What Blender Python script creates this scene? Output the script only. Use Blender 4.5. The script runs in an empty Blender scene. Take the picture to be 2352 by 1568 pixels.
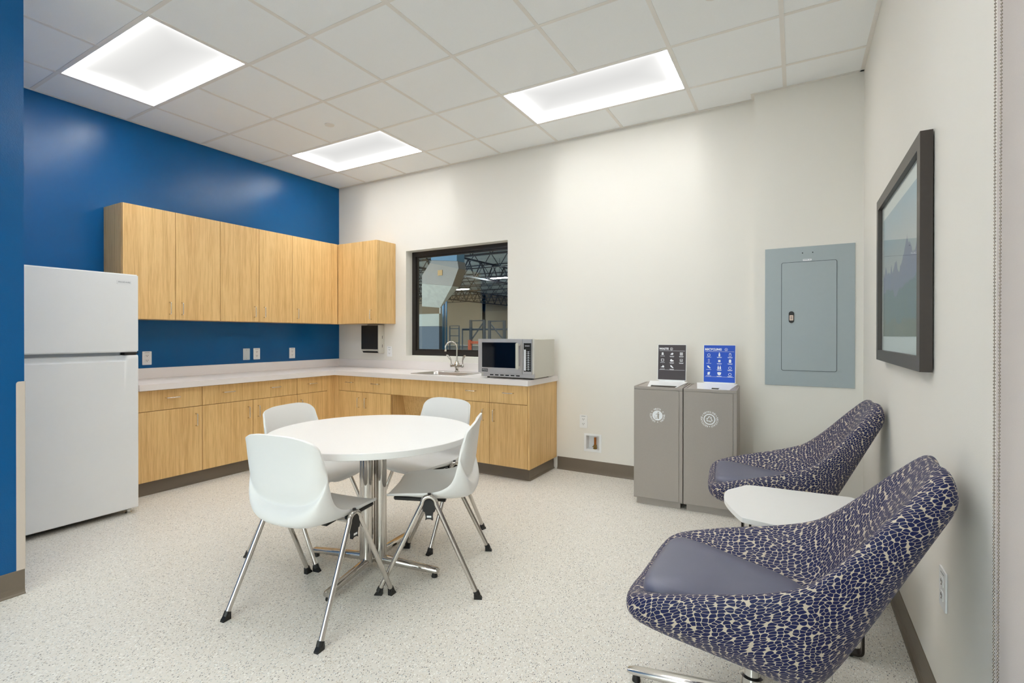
import bpy, bmesh, math, random
from mathutils import Vector, Matrix
random.seed(7)
PI = math.pi
SC = bpy.context.scene
COL = SC.collection

# ------------------------------------------------------------------ camera, world, exposure
CAMP = (4.8147, -4.2883, 1.2333)
YAW, PITCH, ROLL, FPX = -0.53726, -0.002928, 0.0006061, 1152.55
cd = bpy.data.cameras.new('camera')
cam = bpy.data.objects.new('camera', cd)
COL.objects.link(cam)
cam.location = CAMP
_f = Vector((math.sin(YAW) * math.cos(PITCH), math.cos(YAW) * math.cos(PITCH), math.sin(PITCH)))
_r = Vector((math.cos(YAW), -math.sin(YAW), 0))
_u = _r.cross(_f)
_r2 = math.cos(ROLL) * _r + math.sin(ROLL) * _u
_u2 = -math.sin(ROLL) * _r + math.cos(ROLL) * _u
cam.rotation_euler = Matrix((_r2, _u2, -_f)).transposed().to_euler()
cd.sensor_width = 36.0
cd.lens = FPX / 2352 * 36.0
cd.shift_x = 33.13 / 2352
cd.shift_y = -10.52 / 2352
cd.clip_start = 0.02
cd.clip_end = 200
SC.camera = cam

w = bpy.data.worlds.new('world')
SC.world = w
w.use_nodes = True
w.node_tree.nodes['Background'].inputs[0].default_value = (1.0, 0.985, 0.965, 1)      # even overcast daylight, fill through the added rear window
w.node_tree.nodes['Background'].inputs[1].default_value = 4.5
SC.view_settings.view_transform = 'Standard'
SC.view_settings.look = 'None'
SC.view_settings.exposure = 0.36
SC.cycles.max_bounces = 16
SC.cycles.diffuse_bounces = 12
SC.cycles.glossy_bounces = 6
SC.view_settings.gamma = 1.0
SC.view_settings.use_curve_mapping = False
TROFFER_EDGE = 64.0      # radiance at the bright edges of the troffer lenses
TROFFER_MID = 0.56
HIGHBAY = 420.0

H = 3.026
W = 5.205
YB = -6.6      # wall behind the camera

# ------------------------------------------------------------------ materials
def lin(c):
    return tuple(((x / 255) / 12.92 if x / 255 <= 0.04045 else ((x / 255 + 0.055) / 1.055) ** 2.4) for x in c) + (1.0,)

def newmat(name):
    m = bpy.data.materials.new(name)
    m.use_nodes = True
    nt = m.node_tree
    return m, nt, nt.nodes['Principled BSDF']

def N(nt, typ, **kw):
    n = nt.nodes.new(typ)
    for k, v in kw.items():
        setattr(n, k, v)
    return n

def L(nt, a, b):
    nt.links.new(a, b)

def plain(name, rgb, rough=0.5, metal=0.0, spec=0.5, var=0.03, nscale=30.0, bump=0.0, bscale=200.0, coat=0.0):
    """paint / plastic / metal with slight procedural colour variation and fine relief"""
    m, nt, b = newmat(name)
    tc = N(nt, 'ShaderNodeTexCoord')
    n = N(nt, 'ShaderNodeTexNoise')
    n.inputs['Scale'].default_value = nscale
    n.inputs['Detail'].default_value = 3
    L(nt, tc.outputs['Object'], n.inputs['Vector'])
    mx = N(nt, 'ShaderNodeMix', data_type='RGBA')
    c = lin(rgb)
    mx.inputs['A'].default_value = tuple(x * (1 - var) for x in c[:3]) + (1,)
    mx.inputs['B'].default_value = tuple(min(1, x * (1 + var)) for x in c[:3]) + (1,)
    L(nt, n.outputs['Fac'], mx.inputs['Factor'])
    L(nt, mx.outputs['Result'], b.inputs['Base Color'])
    b.inputs['Roughness'].default_value = rough
    b.inputs['Metallic'].default_value = metal
    b.inputs['Specular IOR Level'].default_value = spec
    b.inputs['Coat Weight'].default_value = coat
    if bump:
        n2 = N(nt, 'ShaderNodeTexNoise')
        n2.inputs['Scale'].default_value = bscale
        n2.inputs['Detail'].default_value = 2
        L(nt, tc.outputs['Object'], n2.inputs['Vector'])
        bp = N(nt, 'ShaderNodeBump')
        bp.inputs['Strength'].default_value = bump
        bp.inputs['Distance'].default_value = 0.002
        L(nt, n2.outputs['Fac'], bp.inputs['Height'])
        L(nt, bp.outputs['Normal'], b.inputs['Normal'])
    return m

def wood_mat(name, light, dark, horiz=False):
    m, nt, b = newmat(name)
    tc = N(nt, 'ShaderNodeTexCoord')
    oi = N(nt, 'ShaderNodeObjectInfo')
    add = N(nt, 'ShaderNodeVectorMath', operation='ADD')
    cmb = N(nt, 'ShaderNodeCombineXYZ')
    mul = N(nt, 'ShaderNodeMath', operation='MULTIPLY')
    mul.inputs[1].default_value = 37.0
    L(nt, oi.outputs['Random'], mul.inputs[0])
    L(nt, mul.outputs[0], cmb.inputs[0])
    L(nt, mul.outputs[0], cmb.inputs[1])
    L(nt, tc.outputs['Object'], add.inputs[0])
    L(nt, cmb.outputs[0], add.inputs[1])
    mp = N(nt, 'ShaderNodeMapping')
    mp.inputs['Scale'].default_value = (1, 1, 0.035)
    L(nt, add.outputs[0], mp.inputs['Vector'])
    n1 = N(nt, 'ShaderNodeTexNoise'); n1.inputs['Scale'].default_value = 55; n1.inputs['Detail'].default_value = 4; n1.inputs['Roughness'].default_value = 0.6
    n2 = N(nt, 'ShaderNodeTexNoise'); n2.inputs['Scale'].default_value = 230; n2.inputs['Detail'].default_value = 3
    n3 = N(nt, 'ShaderNodeTexNoise'); n3.inputs['Scale'].default_value = 9; n3.inputs['Detail'].default_value = 2
    for n in (n1, n2, n3):
        L(nt, mp.outputs[0], n.inputs['Vector'])
    s1 = N(nt, 'ShaderNodeMath', operation='MULTIPLY_ADD'); s1.inputs[1].default_value = 0.55
    L(nt, n1.outputs['Fac'], s1.inputs[0])
    s2 = N(nt, 'ShaderNodeMath', operation='MULTIPLY'); s2.inputs[1].default_value = 0.45
    L(nt, n2.outputs['Fac'], s2.inputs[0]); L(nt, s2.outputs[0], s1.inputs[2])
    s3 = N(nt, 'ShaderNodeMath', operation='MULTIPLY_ADD'); s3.inputs[1].default_value = 0.25
    L(nt, n3.outputs['Fac'], s3.inputs[0]); L(nt, s1.outputs[0], s3.inputs[2])
    cr = N(nt, 'ShaderNodeValToRGB')
    cr.color_ramp.elements[0].position = 0.47; cr.color_ramp.elements[0].color = lin(dark)
    cr.color_ramp.elements[1].position = 0.70; cr.color_ramp.elements[1].color = lin(light)
    L(nt, s3.outputs[0], cr.inputs[0])
    L(nt, cr.outputs[0], b.inputs['Base Color'])
    b.inputs['Roughness'].default_value = 0.42
    bp = N(nt, 'ShaderNodeBump'); bp.inputs['Strength'].default_value = 0.08; bp.inputs['Distance'].default_value = 0.001
    L(nt, n2.outputs['Fac'], bp.inputs['Height']); L(nt, bp.outputs['Normal'], b.inputs['Normal'])
    return m

def floor_mat():
    m, nt, b = newmat('speckled_sheet_vinyl')
    tc = N(nt, 'ShaderNodeTexCoord')
    last = None
    base = N(nt, 'ShaderNodeTexNoise'); base.inputs['Scale'].default_value = 90; base.inputs['Detail'].default_value = 3
    L(nt, tc.outputs['Object'], base.inputs['Vector'])
    mx = N(nt, 'ShaderNodeMix', data_type='RGBA')
    mx.inputs['A'].default_value = lin((214, 209, 200)); mx.inputs['B'].default_value = lin((229, 225, 217))
    L(nt, base.outputs['Fac'], mx.inputs['Factor'])
    last = mx.outputs['Result']
    for sc, th, lim, colr, ang in ((230, 0.89, 0.31, (146, 138, 130), 0.5), (260, 0.90, 0.32, (196, 182, 160), 1.3),
                                   (190, 0.945, 0.31, (82, 82, 86), 2.1), (150, 0.86, 0.36, (240, 238, 232), 0.2), (240, 0.92, 0.30, (168, 180, 184), 2.7)):
        mp = N(nt, 'ShaderNodeMapping'); mp.inputs['Scale'].default_value = (1.0, 0.55, 1); mp.inputs['Rotation'].default_value = (0, 0, ang)
        mp.inputs['Location'].default_value = (ang * 3, ang * 7, 0)
        L(nt, tc.outputs['Object'], mp.inputs['Vector'])
        v = N(nt, 'ShaderNodeTexVoronoi', voronoi_dimensions='2D'); v.inputs['Scale'].default_value = sc
        L(nt, mp.outputs[0], v.inputs['Vector'])
        sep = N(nt, 'ShaderNodeSeparateColor'); L(nt, v.outputs['Color'], sep.inputs[0])
        g = N(nt, 'ShaderNodeMath', operation='GREATER_THAN'); g.inputs[1].default_value = th; L(nt, sep.outputs[0], g.inputs[0])
        ls = N(nt, 'ShaderNodeMath', operation='LESS_THAN'); ls.inputs[1].default_value = lim; L(nt, v.outputs['Distance'], ls.inputs[0])
        ml = N(nt, 'ShaderNodeMath', operation='MULTIPLY'); L(nt, g.outputs[0], ml.inputs[0]); L(nt, ls.outputs[0], ml.inputs[1])
        mm = N(nt, 'ShaderNodeMix', data_type='RGBA'); L(nt, ml.outputs[0], mm.inputs['Factor']); L(nt, last, mm.inputs['A'])
        mm.inputs['B'].default_value = lin(colr)
        last = mm.outputs['Result']
    L(nt, last, b.inputs['Base Color'])
    b.inputs['Roughness'].default_value = 0.42
    b.inputs['Specular IOR Level'].default_value = 0.35
    return m

def tile_mat():
    m, nt, b = newmat('mineral_ceiling_tile')
    tc = N(nt, 'ShaderNodeTexCoord')
    n = N(nt, 'ShaderNodeTexNoise'); n.inputs['Scale'].default_value = 350; n.inputs['Detail'].default_value = 3
    L(nt, tc.outputs['Object'], n.inputs['Vector'])
    mx = N(nt, 'ShaderNodeMix', data_type='RGBA')
    mx.inputs['A'].default_value = lin((238, 241, 242)); mx.inputs['B'].default_value = lin((249, 251, 252))
    L(nt, n.outputs['Fac'], mx.inputs['Factor']); L(nt, mx.outputs['Result'], b.inputs['Base Color'])
    b.inputs['Roughness'].default_value = 0.9
    b.inputs['Specular IOR Level'].default_value = 0.15
    bp = N(nt, 'ShaderNodeBump'); bp.inputs['Strength'].default_value = 0.25; bp.inputs['Distance'].default_value = 0.001
    L(nt, n.outputs['Fac'], bp.inputs['Height']); L(nt, bp.outputs['Normal'], b.inputs['Normal'])
    return m

def fabric_mat():
    """navy teardrops on a cream ground, laid out along the UVs (metres)"""
    m, nt, b = newmat('leaf_print_fabric')
    uv = N(nt, 'ShaderNodeUVMap'); uv.uv_map = 'UVMap'
    nz = N(nt, 'ShaderNodeTexNoise', noise_dimensions='2D'); nz.inputs['Scale'].default_value = 7.0; nz.inputs['Detail'].default_value = 1
    L(nt, uv.outputs[0], nz.inputs['Vector'])
    sb = N(nt, 'ShaderNodeVectorMath', operation='SUBTRACT'); sb.inputs[1].default_value = (0.5, 0.5, 0.5)
    L(nt, nz.outputs['Color'], sb.inputs[0])
    scl = N(nt, 'ShaderNodeVectorMath', operation='SCALE'); scl.inputs['Scale'].default_value = 0.04
    L(nt, sb.outputs[0], scl.inputs[0])
    ad = N(nt, 'ShaderNodeVectorMath', operation='ADD'); L(nt, uv.outputs[0], ad.inputs[0]); L(nt, scl.outputs[0], ad.inputs[1])
    mp = N(nt, 'ShaderNodeMapping'); mp.inputs['Scale'].default_value = (100, 46, 1)
    L(nt, ad.outputs[0], mp.inputs['Vector'])
    v1 = N(nt, 'ShaderNodeTexVoronoi', voronoi_dimensions='2D', feature='DISTANCE_TO_EDGE'); v1.inputs['Scale'].default_value = 1; v1.inputs['Randomness'].default_value = 0.72
    v2 = N(nt, 'ShaderNodeTexVoronoi', voronoi_dimensions='2D', feature='F1'); v2.inputs['Scale'].default_value = 1; v2.inputs['Randomness'].default_value = 0.72
    L(nt, mp.outputs[0], v1.inputs['Vector']); L(nt, mp.outputs[0], v2.inputs['Vector'])
    r1 = N(nt, 'ShaderNodeMapRange', interpolation_type='SMOOTHSTEP'); r1.inputs['From Min'].default_value = 0.030; r1.inputs['From Max'].default_value = 0.060
    L(nt, v1.outputs['Distance'], r1.inputs['Value'])
    # teardrop about each cell point: half width k*sqrt(t)*(1-t) along the cell's own slightly turned axis
    lv = N(nt, 'ShaderNodeVectorMath', operation='SUBTRACT'); L(nt, mp.outputs[0], lv.inputs[0]); L(nt, v2.outputs['Position'], lv.inputs[1])
    sc_ = N(nt, 'ShaderNodeSeparateColor'); L(nt, v2.outputs['Color'], sc_.inputs[0])
    an = N(nt, 'ShaderNodeMath', operation='MULTIPLY_ADD'); an.inputs[1].default_value = 1.1; an.inputs[2].default_value = -0.55; L(nt, sc_.outputs[0], an.inputs[0])
    ro_ = N(nt, 'ShaderNodeVectorRotate', rotation_type='Z_AXIS'); L(nt, lv.outputs[0], ro_.inputs['Vector']); L(nt, an.outputs[0], ro_.inputs['Angle'])
    sx = N(nt, 'ShaderNodeSeparateXYZ'); L(nt, ro_.outputs[0], sx.inputs[0])
    tt = N(nt, 'ShaderNodeMapRange'); tt.inputs['From Min'].default_value = -0.50; tt.inputs['From Max'].default_value = 0.72; L(nt, sx.outputs[1], tt.inputs['Value'])
    sq = N(nt, 'ShaderNodeMath', operation='SQRT'); L(nt, tt.outputs[0], sq.inputs[0])
    om_ = N(nt, 'ShaderNodeMath', operation='SUBTRACT'); om_.inputs[0].default_value = 1.0; L(nt, tt.outputs[0], om_.inputs[1])
    wd = N(nt, 'ShaderNodeMath', operation='MULTIPLY'); L(nt, sq.outputs[0], wd.inputs[0]); L(nt, om_.outputs[0], wd.inputs[1])
    wk = N(nt, 'ShaderNodeMath', operation='MULTIPLY'); wk.inputs[1].default_value = 1.75; L(nt, wd.outputs[0], wk.inputs[0])
    ab = N(nt, 'ShaderNodeMath', operation='ABSOLUTE'); L(nt, sx.outputs[0], ab.inputs[0])
    df = N(nt, 'ShaderNodeMath', operation='SUBTRACT'); L(nt, wk.outputs[0], df.inputs[0]); L(nt, ab.outputs[0], df.inputs[1])
    r2 = N(nt, 'ShaderNodeMapRange', interpolation_type='SMOOTHSTEP'); r2.inputs['From Min'].default_value = -0.02; r2.inputs['From Max'].default_value = 0.03
    L(nt, df.outputs[0], r2.inputs['Value'])
    ml = N(nt, 'ShaderNodeMath', operation='MULTIPLY'); L(nt, r1.outputs[0], ml.inputs[0]); L(nt, r2.outputs[0], ml.inputs[1])
    wv = N(nt, 'ShaderNodeTexNoise', noise_dimensions='2D'); wv.inputs['Scale'].default_value = 900; L(nt, uv.outputs[0], wv.inputs['Vector'])
    mx = N(nt, 'ShaderNodeMix', data_type='RGBA'); L(nt, ml.outputs[0], mx.inputs['Factor'])
    mx.inputs['A'].default_value = lin((196, 184, 166)); mx.inputs['B'].default_value = lin((10, 21, 72))
    L(nt, mx.outputs['Result'], b.inputs['Base Color'])
    b.inputs['Roughness'].default_value = 0.55
    b.inputs['Specular IOR Level'].default_value = 0.35
    b.inputs['Sheen Weight'].default_value = 0.06
    b.inputs['Sheen Roughness'].default_value = 0.35
    b.inputs['Sheen Tint'].default_value = lin((60, 100, 200))
    bp = N(nt, 'ShaderNodeBump'); bp.inputs['Strength'].default_value = 0.25; bp.inputs['Distance'].default_value = 0.001
    L(nt, ml.outputs[0], bp.inputs['Height']); L(nt, bp.outputs['Normal'], b.inputs['Normal'])
    return m

def brushed(name, rgb, rough, axis_scale):
    m, nt, b = newmat(name)
    tc = N(nt, 'ShaderNodeTexCoord'); mp = N(nt, 'ShaderNodeMapping'); mp.inputs['Scale'].default_value = axis_scale
    L(nt, tc.outputs['Object'], mp.inputs['Vector'])
    n = N(nt, 'ShaderNodeTexNoise'); n.inputs['Scale'].default_value = 300; n.inputs['Detail'].default_value = 2
    L(nt, mp.outputs[0], n.inputs['Vector'])
    rr = N(nt, 'ShaderNodeMapRange'); rr.inputs['To Min'].default_value = rough * 0.75; rr.inputs['To Max'].default_value = rough * 1.3
    L(nt, n.outputs['Fac'], rr.inputs['Value']); L(nt, rr.outputs[0], b.inputs['Roughness'])
    b.inputs['Base Color'].default_value = lin(rgb); b.inputs['Metallic'].default_value = 1.0
    return m

def troffer_mat():
    """edge-bright luminaire lens: radiance falls off from the lens edges to its middle"""
    m, nt, b = newmat('troffer_lens')
    nt.nodes.remove(b)
    tc = N(nt, 'ShaderNodeTexCoord'); sp = N(nt, 'ShaderNodeSeparateXYZ'); L(nt, tc.outputs['Object'], sp.inputs[0])
    def edge(sock, half):
        a = N(nt, 'ShaderNodeMath', operation='ABSOLUTE'); L(nt, sock, a.inputs[0])
        s = N(nt, 'ShaderNodeMath', operation='SUBTRACT'); s.inputs[0].default_value = half; L(nt, a.outputs[0], s.inputs[1])
        return s.outputs[0]
    ex, ey = edge(sp.outputs[0], 0.58), edge(sp.outputs[1], 0.28)
    mn = N(nt, 'ShaderNodeMath', operation='SMOOTH_MIN'); mn.inputs[2].default_value = 0.05; L(nt, ex, mn.inputs[0]); L(nt, ey, mn.inputs[1])
    dv = N(nt, 'ShaderNodeMath', operation='MULTIPLY'); dv.inputs[1].default_value = -1 / 0.0125; L(nt, mn.outputs[0], dv.inputs[0])
    ep = N(nt, 'ShaderNodeMath', operation='EXPONENT'); L(nt, dv.outputs[0], ep.inputs[0])
    ma = N(nt, 'ShaderNodeMath', operation='MULTIPLY_ADD'); ma.inputs[1].default_value = TROFFER_EDGE; ma.inputs[2].default_value = TROFFER_MID
    L(nt, ep.outputs[0], ma.inputs[0])
    d2 = N(nt, 'ShaderNodeMath', operation='MULTIPLY'); d2.inputs[1].default_value = -1 / 0.10; L(nt, mn.outputs[0], d2.inputs[0])
    e2 = N(nt, 'ShaderNodeMath', operation='EXPONENT'); L(nt, d2.outputs[0], e2.inputs[0])
    m2 = N(nt, 'ShaderNodeMath', operation='MULTIPLY_ADD'); m2.inputs[1].default_value = 0.40; L(nt, e2.outputs[0], m2.inputs[0]); L(nt, ma.outputs[0], m2.inputs[2])
    ma = m2
    em = N(nt, 'ShaderNodeEmission'); em.inputs['Color'].default_value = (1.0, 0.995, 0.975, 1); L(nt, ma.outputs[0], em.inputs['Strength'])
    L(nt, em.outputs[0], nt.nodes['Material Output'].inputs['Surface'])
    return m

def emit_mat(name, rgb, s):
    m, nt, b = newmat(name)
    b.inputs['Base Color'].default_value = (0.8, 0.8, 0.8, 1)
    b.inputs['Emission Color'].default_value = lin(rgb)
    b.inputs['Emission Strength'].default_value = s
    return m

def landscape_mat(x0, z0, z1, y0, y1):
    """flat print: pale sky, hazy blue ridge, brown-green woods (thing-local coordinates)"""
    m, nt, b = newmat('landscape_print')
    tc = N(nt, 'ShaderNodeTexCoord'); sp = N(nt, 'ShaderNodeSeparateXYZ'); L(nt, tc.outputs['Object'], sp.inputs[0])
    t = N(nt, 'ShaderNodeMapRange'); t.inputs['From Min'].default_value = z0; t.inputs['From Max'].default_value = z1; L(nt, sp.outputs[2], t.inputs['Value'])
    h = N(nt, 'ShaderNodeMapRange'); h.inputs['From Min'].default_value = y0; h.inputs['From Max'].default_value = y1; L(nt, sp.outputs[1], h.inputs['Value'])
    def ridge(scale, seed, amp, base, slope):
        n = N(nt, 'ShaderNodeTexNoise', noise_dimensions='1D'); n.inputs['Scale'].default_value = scale; n.inputs['Detail'].default_value = 6; n.inputs['Roughness'].default_value = 0.55
        a0 = N(nt, 'ShaderNodeMath', operation='ADD'); a0.inputs[1].default_value = seed; L(nt, h.outputs[0], a0.inputs[0]); L(nt, a0.outputs[0], n.inputs['W'])
        a = N(nt, 'ShaderNodeMath', operation='MULTIPLY_ADD'); a.inputs[1].default_value = amp; a.inputs[2].default_value = base; L(nt, n.outputs['Fac'], a.inputs[0])
        s = N(nt, 'ShaderNodeMath', operation='MULTIPLY_ADD'); s.inputs[1].default_value = slope; L(nt, h.outputs[0], s.inputs[0]); L(nt, a.outputs[0], s.inputs[2])
        d = N(nt, 'ShaderNodeMath', operation='SUBTRACT'); L(nt, s.outputs[0], d.inputs[0]); L(nt, t.outputs[0], d.inputs[1])
        r = N(nt, 'ShaderNodeMapRange', interpolation_type='SMOOTHSTEP'); r.inputs['From Min'].default_value = -0.01; r.inputs['From Max'].default_value = 0.012
        L(nt, d.outputs[0], r.inputs['Value'])
        return r.outputs[0]
    sky = N(nt, 'ShaderNodeValToRGB'); e = sky.color_ramp.elements
    e[0].position = 0.45; e[0].color = lin((214, 205, 196)); e[1].position = 0.95; e[1].color = lin((150, 184, 206))
    L(nt, t.outputs[0], sky.inputs[0])
    last = sky.outputs[0]
    big = N(nt, 'ShaderNodeTexNoise', noise_dimensions='3D'); big.inputs['Scale'].default_value = 9; big.inputs['Detail'].default_value = 5
    L(nt, tc.outputs['Object'], big.inputs['Vector'])
    for (args, c1, c2) in (((3.1, 2.2, 0.55, 0.33, -0.10), (120, 134, 176), (150, 138, 150)), ((2.2, 9.7, 0.35, 0.20, 0.0), (104, 124, 140), (112, 128, 112)),
                           ((6.0, 5.1, 0.15, 0.05, 0.0), (138, 132, 108), (92, 108, 92))):
        f = ridge(*args)
        cc = N(nt, 'ShaderNodeMix', data_type='RGBA'); cc.inputs['A'].default_value = lin(c1); cc.inputs['B'].default_value = lin(c2); L(nt, big.outputs['Fac'], cc.inputs['Factor'])
        mm = N(nt, 'ShaderNodeMix', data_type='RGBA'); L(nt, f, mm.inputs['Factor']); L(nt, last, mm.inputs['A']); L(nt, cc.outputs['Result'], mm.inputs['B'])
        last = mm.outputs['Result']
    L(nt, last, b.inputs['Base Color']); b.inputs['Roughness'].default_value = 0.6
    return m

def glass_mat(name, tint=(1, 1, 1, 1), dark=0.0):
    m, nt, b = newmat(name)
    nt.nodes.remove(b)
    tr = N(nt, 'ShaderNodeBsdfTransparent'); tr.inputs[0].default_value = tint
    gl = N(nt, 'ShaderNodeBsdfGlossy'); gl.inputs['Roughness'].default_value = 0.0
    lw = N(nt, 'ShaderNodeLayerWeight'); lw.inputs['Blend'].default_value = 0.5
    pw = N(nt, 'ShaderNodeMath', operation='POWER'); pw.inputs[1].default_value = 5.0; L(nt, lw.outputs['Facing'], pw.inputs[0])
    fr = N(nt, 'ShaderNodeMath', operation='MULTIPLY_ADD'); fr.inputs[1].default_value = 0.6; fr.inputs[2].default_value = 0.04; L(nt, pw.outputs[0], fr.inputs[0])
    mx = N(nt, 'ShaderNodeMixShader'); L(nt, fr.outputs[0], mx.inputs[0]); L(nt, tr.outputs[0], mx.inputs[1]); L(nt, gl.outputs[0], mx.inputs[2])
    L(nt, mx.outputs[0], nt.nodes['Material Output'].inputs['Surface'])
    return m

M = dict(
    white_wall=plain('warm_white_wall_paint', (230, 227, 220), 0.55, spec=0.3, var=0.01, nscale=3, bump=0.12, bscale=260),
    blue_wall=plain('deep_blue_wall_paint', (0, 83, 140), 0.22, spec=0.33, var=0.05, nscale=4, bump=0.25, bscale=230),
    tee=plain('painted_steel_tee', (232, 229, 224), 0.5, var=0.01),
    tile=tile_mat(), floor=floor_mat(),
    base=plain('taupe_vinyl_base', (112, 101, 87), 0.38, var=0.06, nscale=12),
    cream=plain('cream_vinyl_guard', (204, 192, 180), 0.45, var=0.01),
    wood=wood_mat('rift_oak_laminate', (228, 191, 131), (202, 160, 101)),
    carcass=plain('cabinet_gap_shadow_board', (150, 112, 64), 0.6, var=0.08),
    chrome=plain('polished_chrome', (204, 199, 193), 0.09, 1.0, var=0.01),
    nickel=plain('satin_nickel_wire', (228, 222, 214), 0.25, 1.0, var=0.01),
    counter=plain('white_quartz_counter', (230, 224, 222), 0.3, var=0.015, nscale=220),
    plastic=plain('white_moulded_plastic', (233, 232, 230), 0.42, var=0.008),
    laminate=plain('white_table_laminate', (238, 237, 235), 0.38, var=0.008),
    pwhite=plain('bright_white_plastic', (236, 237, 238), 0.35, var=0.005),
    fridge=plain('white_enamel', (240, 241, 241), 0.3, var=0.008, bump=0.12, bscale=500),
    fridge_grey=plain('grey_gasket', (140, 146, 152), 0.5),
    black=plain('black_plastic', (16, 15, 15), 0.45, var=0.05),
    dark_slot=plain('dark_void', (6, 6, 6), 0.9, var=0.0),
    binm=plain('grey_powder_coated_steel', (158, 150, 143), 0.45, 0.0, var=0.04, nscale=120, bump=0.1, bscale=600),
    panel=plain('blue_grey_enamel_steel', (160, 171, 175), 0.4, var=0.02, nscale=40),
    panel_line=plain('panel_joint_dark', (48, 54, 56), 0.7),
    frame=plain('bronze_black_frame', (34, 29, 26), 0.35, var=0.05),
    picframe=plain('dark_walnut_frame', (58, 49, 44), 0.38, var=0.1, nscale=60),
    mat=plain('white_mat_board', (240, 244, 243), 0.8, var=0.005),
    steel=brushed('brushed_stainless', (190, 186, 182), 0.28, (1, 1, 12)),
    steel_h=plain('satin_stainless_front', (196, 192, 192), 0.34, 0.55, var=0.03),
    steel_reflect=plain('stainless_front_dark_reflection', (60, 56, 52), 0.3, 0.6, var=0.05),  # dark reflection on the dispenser door put into the steel colour
    steel_paint=plain('light_grey_steel_case', (205, 202, 192), 0.45, 0.2, var=0.02),
    blackglass=plain('black_oven_glass', (6, 8, 16), 0.05, var=0.0),
    copper=plain('copper_stub', (196, 120, 62), 0.2, 1.0),
    brass=plain('brass_fitting', (150, 120, 70), 0.3, 1.0),
    sign_black=plain('charcoal_sign_print', (62, 54, 58), 0.5, var=0.02),
    sign_blue=plain('blue_sign_print', (0, 74, 190), 0.5, var=0.02),
    sign_white=plain('white_print', (238, 240, 244), 0.6, var=0.0),
    pad=plain('slate_vinyl_cushion', (101, 102, 122), 0.36, var=0.03, nscale=60, bump=0.1, bscale=500),
    fabric=fabric_mat(),
    alu=plain('polished_aluminium', (214, 212, 208), 0.2, 1.0),
    bronze=plain('dark_bronze_flat_steel', (44, 36, 32), 0.3, 0.5, var=0.05),
    shade=plain('mauve_grey_shade_cloth', (206, 198, 194), 0.85, var=0.05, nscale=700, bump=0.3, bscale=900),
    bead=plain('nickel_bead_chain', (176, 168, 158), 0.25, 1.0),
    lens=troffer_mat(),
    lightbox=plain('white_troffer_housing', (236, 236, 238), 0.5, var=0.0),
    galv_shaded=plain('shaded_galvanised_steel', (104, 104, 104), 0.5, 0.3, var=0.12, nscale=14),  # duct steel made darker, the elbow's shade put into the colour
    galv=plain('galvanised_duct_steel', (176, 182, 180), 0.42, 0.5, var=0.22, nscale=14),
    bluewrap=plain('blue_duct_wrap', (70, 105, 135), 0.6, var=0.1),
    concrete=plain('tan_tilt_up_wall', (176, 160, 138), 0.8, var=0.06, nscale=1.5),
    wh_dark=plain('dark_blue_grey_panel', (62, 74, 88), 0.7, var=0.1),
    wh_grey=plain('grey_green_panel', (128, 136, 134), 0.6, var=0.1, nscale=2),
    joist=plain('dark_painted_joist', (40, 34, 34), 0.6, var=0.2),
    deck=plain('pale_steel_roof_deck', (170, 176, 176), 0.5, 0.2, var=0.15, nscale=1.0),
    rack=plain('slate_blue_rack_steel', (34, 44, 54), 0.5, var=0.1),
    rack_orange=plain('orange_rack_beam', (190, 80, 30), 0.5),
    pipe_blue=plain('blue_painted_pipe', (70, 120, 160), 0.4),
    pipe_grey=plain('grey_conduit', (150, 152, 150), 0.4, 0.4),
    wh_floor=plain('warehouse_slab', (120, 116, 110), 0.4, var=0.1, nscale=1),
    glass=glass_mat('window_glass', (0.86, 0.93, 0.93, 1)),
    picglass=glass_mat('picture_glass', (0.97, 0.99, 0.99, 1)),
    highbay=emit_mat('highbay_lens', (245, 250, 255), HIGHBAY),
)

# ------------------------------------------------------------------ geometry helpers
class TH:
    """a top-level Empty that stands at the thing's base; parts are meshed in its local frame"""
    def __init__(s, name, loc, label, cat, group=None, kind=None):
        s.o = bpy.data.objects.new(name, None)
        s.o.empty_display_size = 0.1
        COL.objects.link(s.o)
        s.off = Vector(loc)
        s.o.location = loc
        if label: s.o['label'] = label
        if cat: s.o['category'] = cat
        if group: s.o['group'] = group
        if kind: s.o['kind'] = kind

def tag(o, label=None, cat=None, group=None, kind=None):
    if label: o['label'] = label
    if cat: o['category'] = cat
    if group: o['group'] = group
    if kind: o['kind'] = kind
    return o

STUFF = {'vent_slots', 'key_legends', 'lock_slots', 'label_marks', 'latch_marks', 'slots'}
def emit(name, bm, mat, parent=None, smooth=False, off=None, label=None, recalc=True):
    """bm is in world coordinates; off = the origin of the thing it belongs to"""
    if off is None and isinstance(parent, TH): off = parent.off
    if off is None and parent is not None and not isinstance(parent, TH) and 'ox' in parent: off = Vector((parent['ox'], parent['oy'], parent['oz']))
    if off is not None: bmesh.ops.translate(bm, verts=bm.verts, vec=-Vector(off))
    if recalc: bmesh.ops.recalc_face_normals(bm, faces=bm.faces)
    me = bpy.data.meshes.new(name)
    bm.to_mesh(me); bm.free()
    if smooth:
        me.polygons.foreach_set('use_smooth', [True] * len(me.polygons))
        if smooth is not True:
            try: me.set_sharp_from_angle(angle=smooth)
            except Exception: pass
    me.materials.append(mat)
    o = bpy.data.objects.new(name, me)
    COL.objects.link(o)
    if isinstance(parent, TH): o.parent = parent.o
    elif parent is not None: o.parent = parent
    if label: o['label'] = label
    if name in STUFF: o['kind'] = 'stuff'
    return o

def single(name, bm, mat, origin, label, cat, smooth=False, group=None):
    o = emit(name, bm, mat, None, smooth, off=origin)
    o.location = origin
    return tag(o, label, cat, group)

def B(): return bmesh.new()

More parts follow.
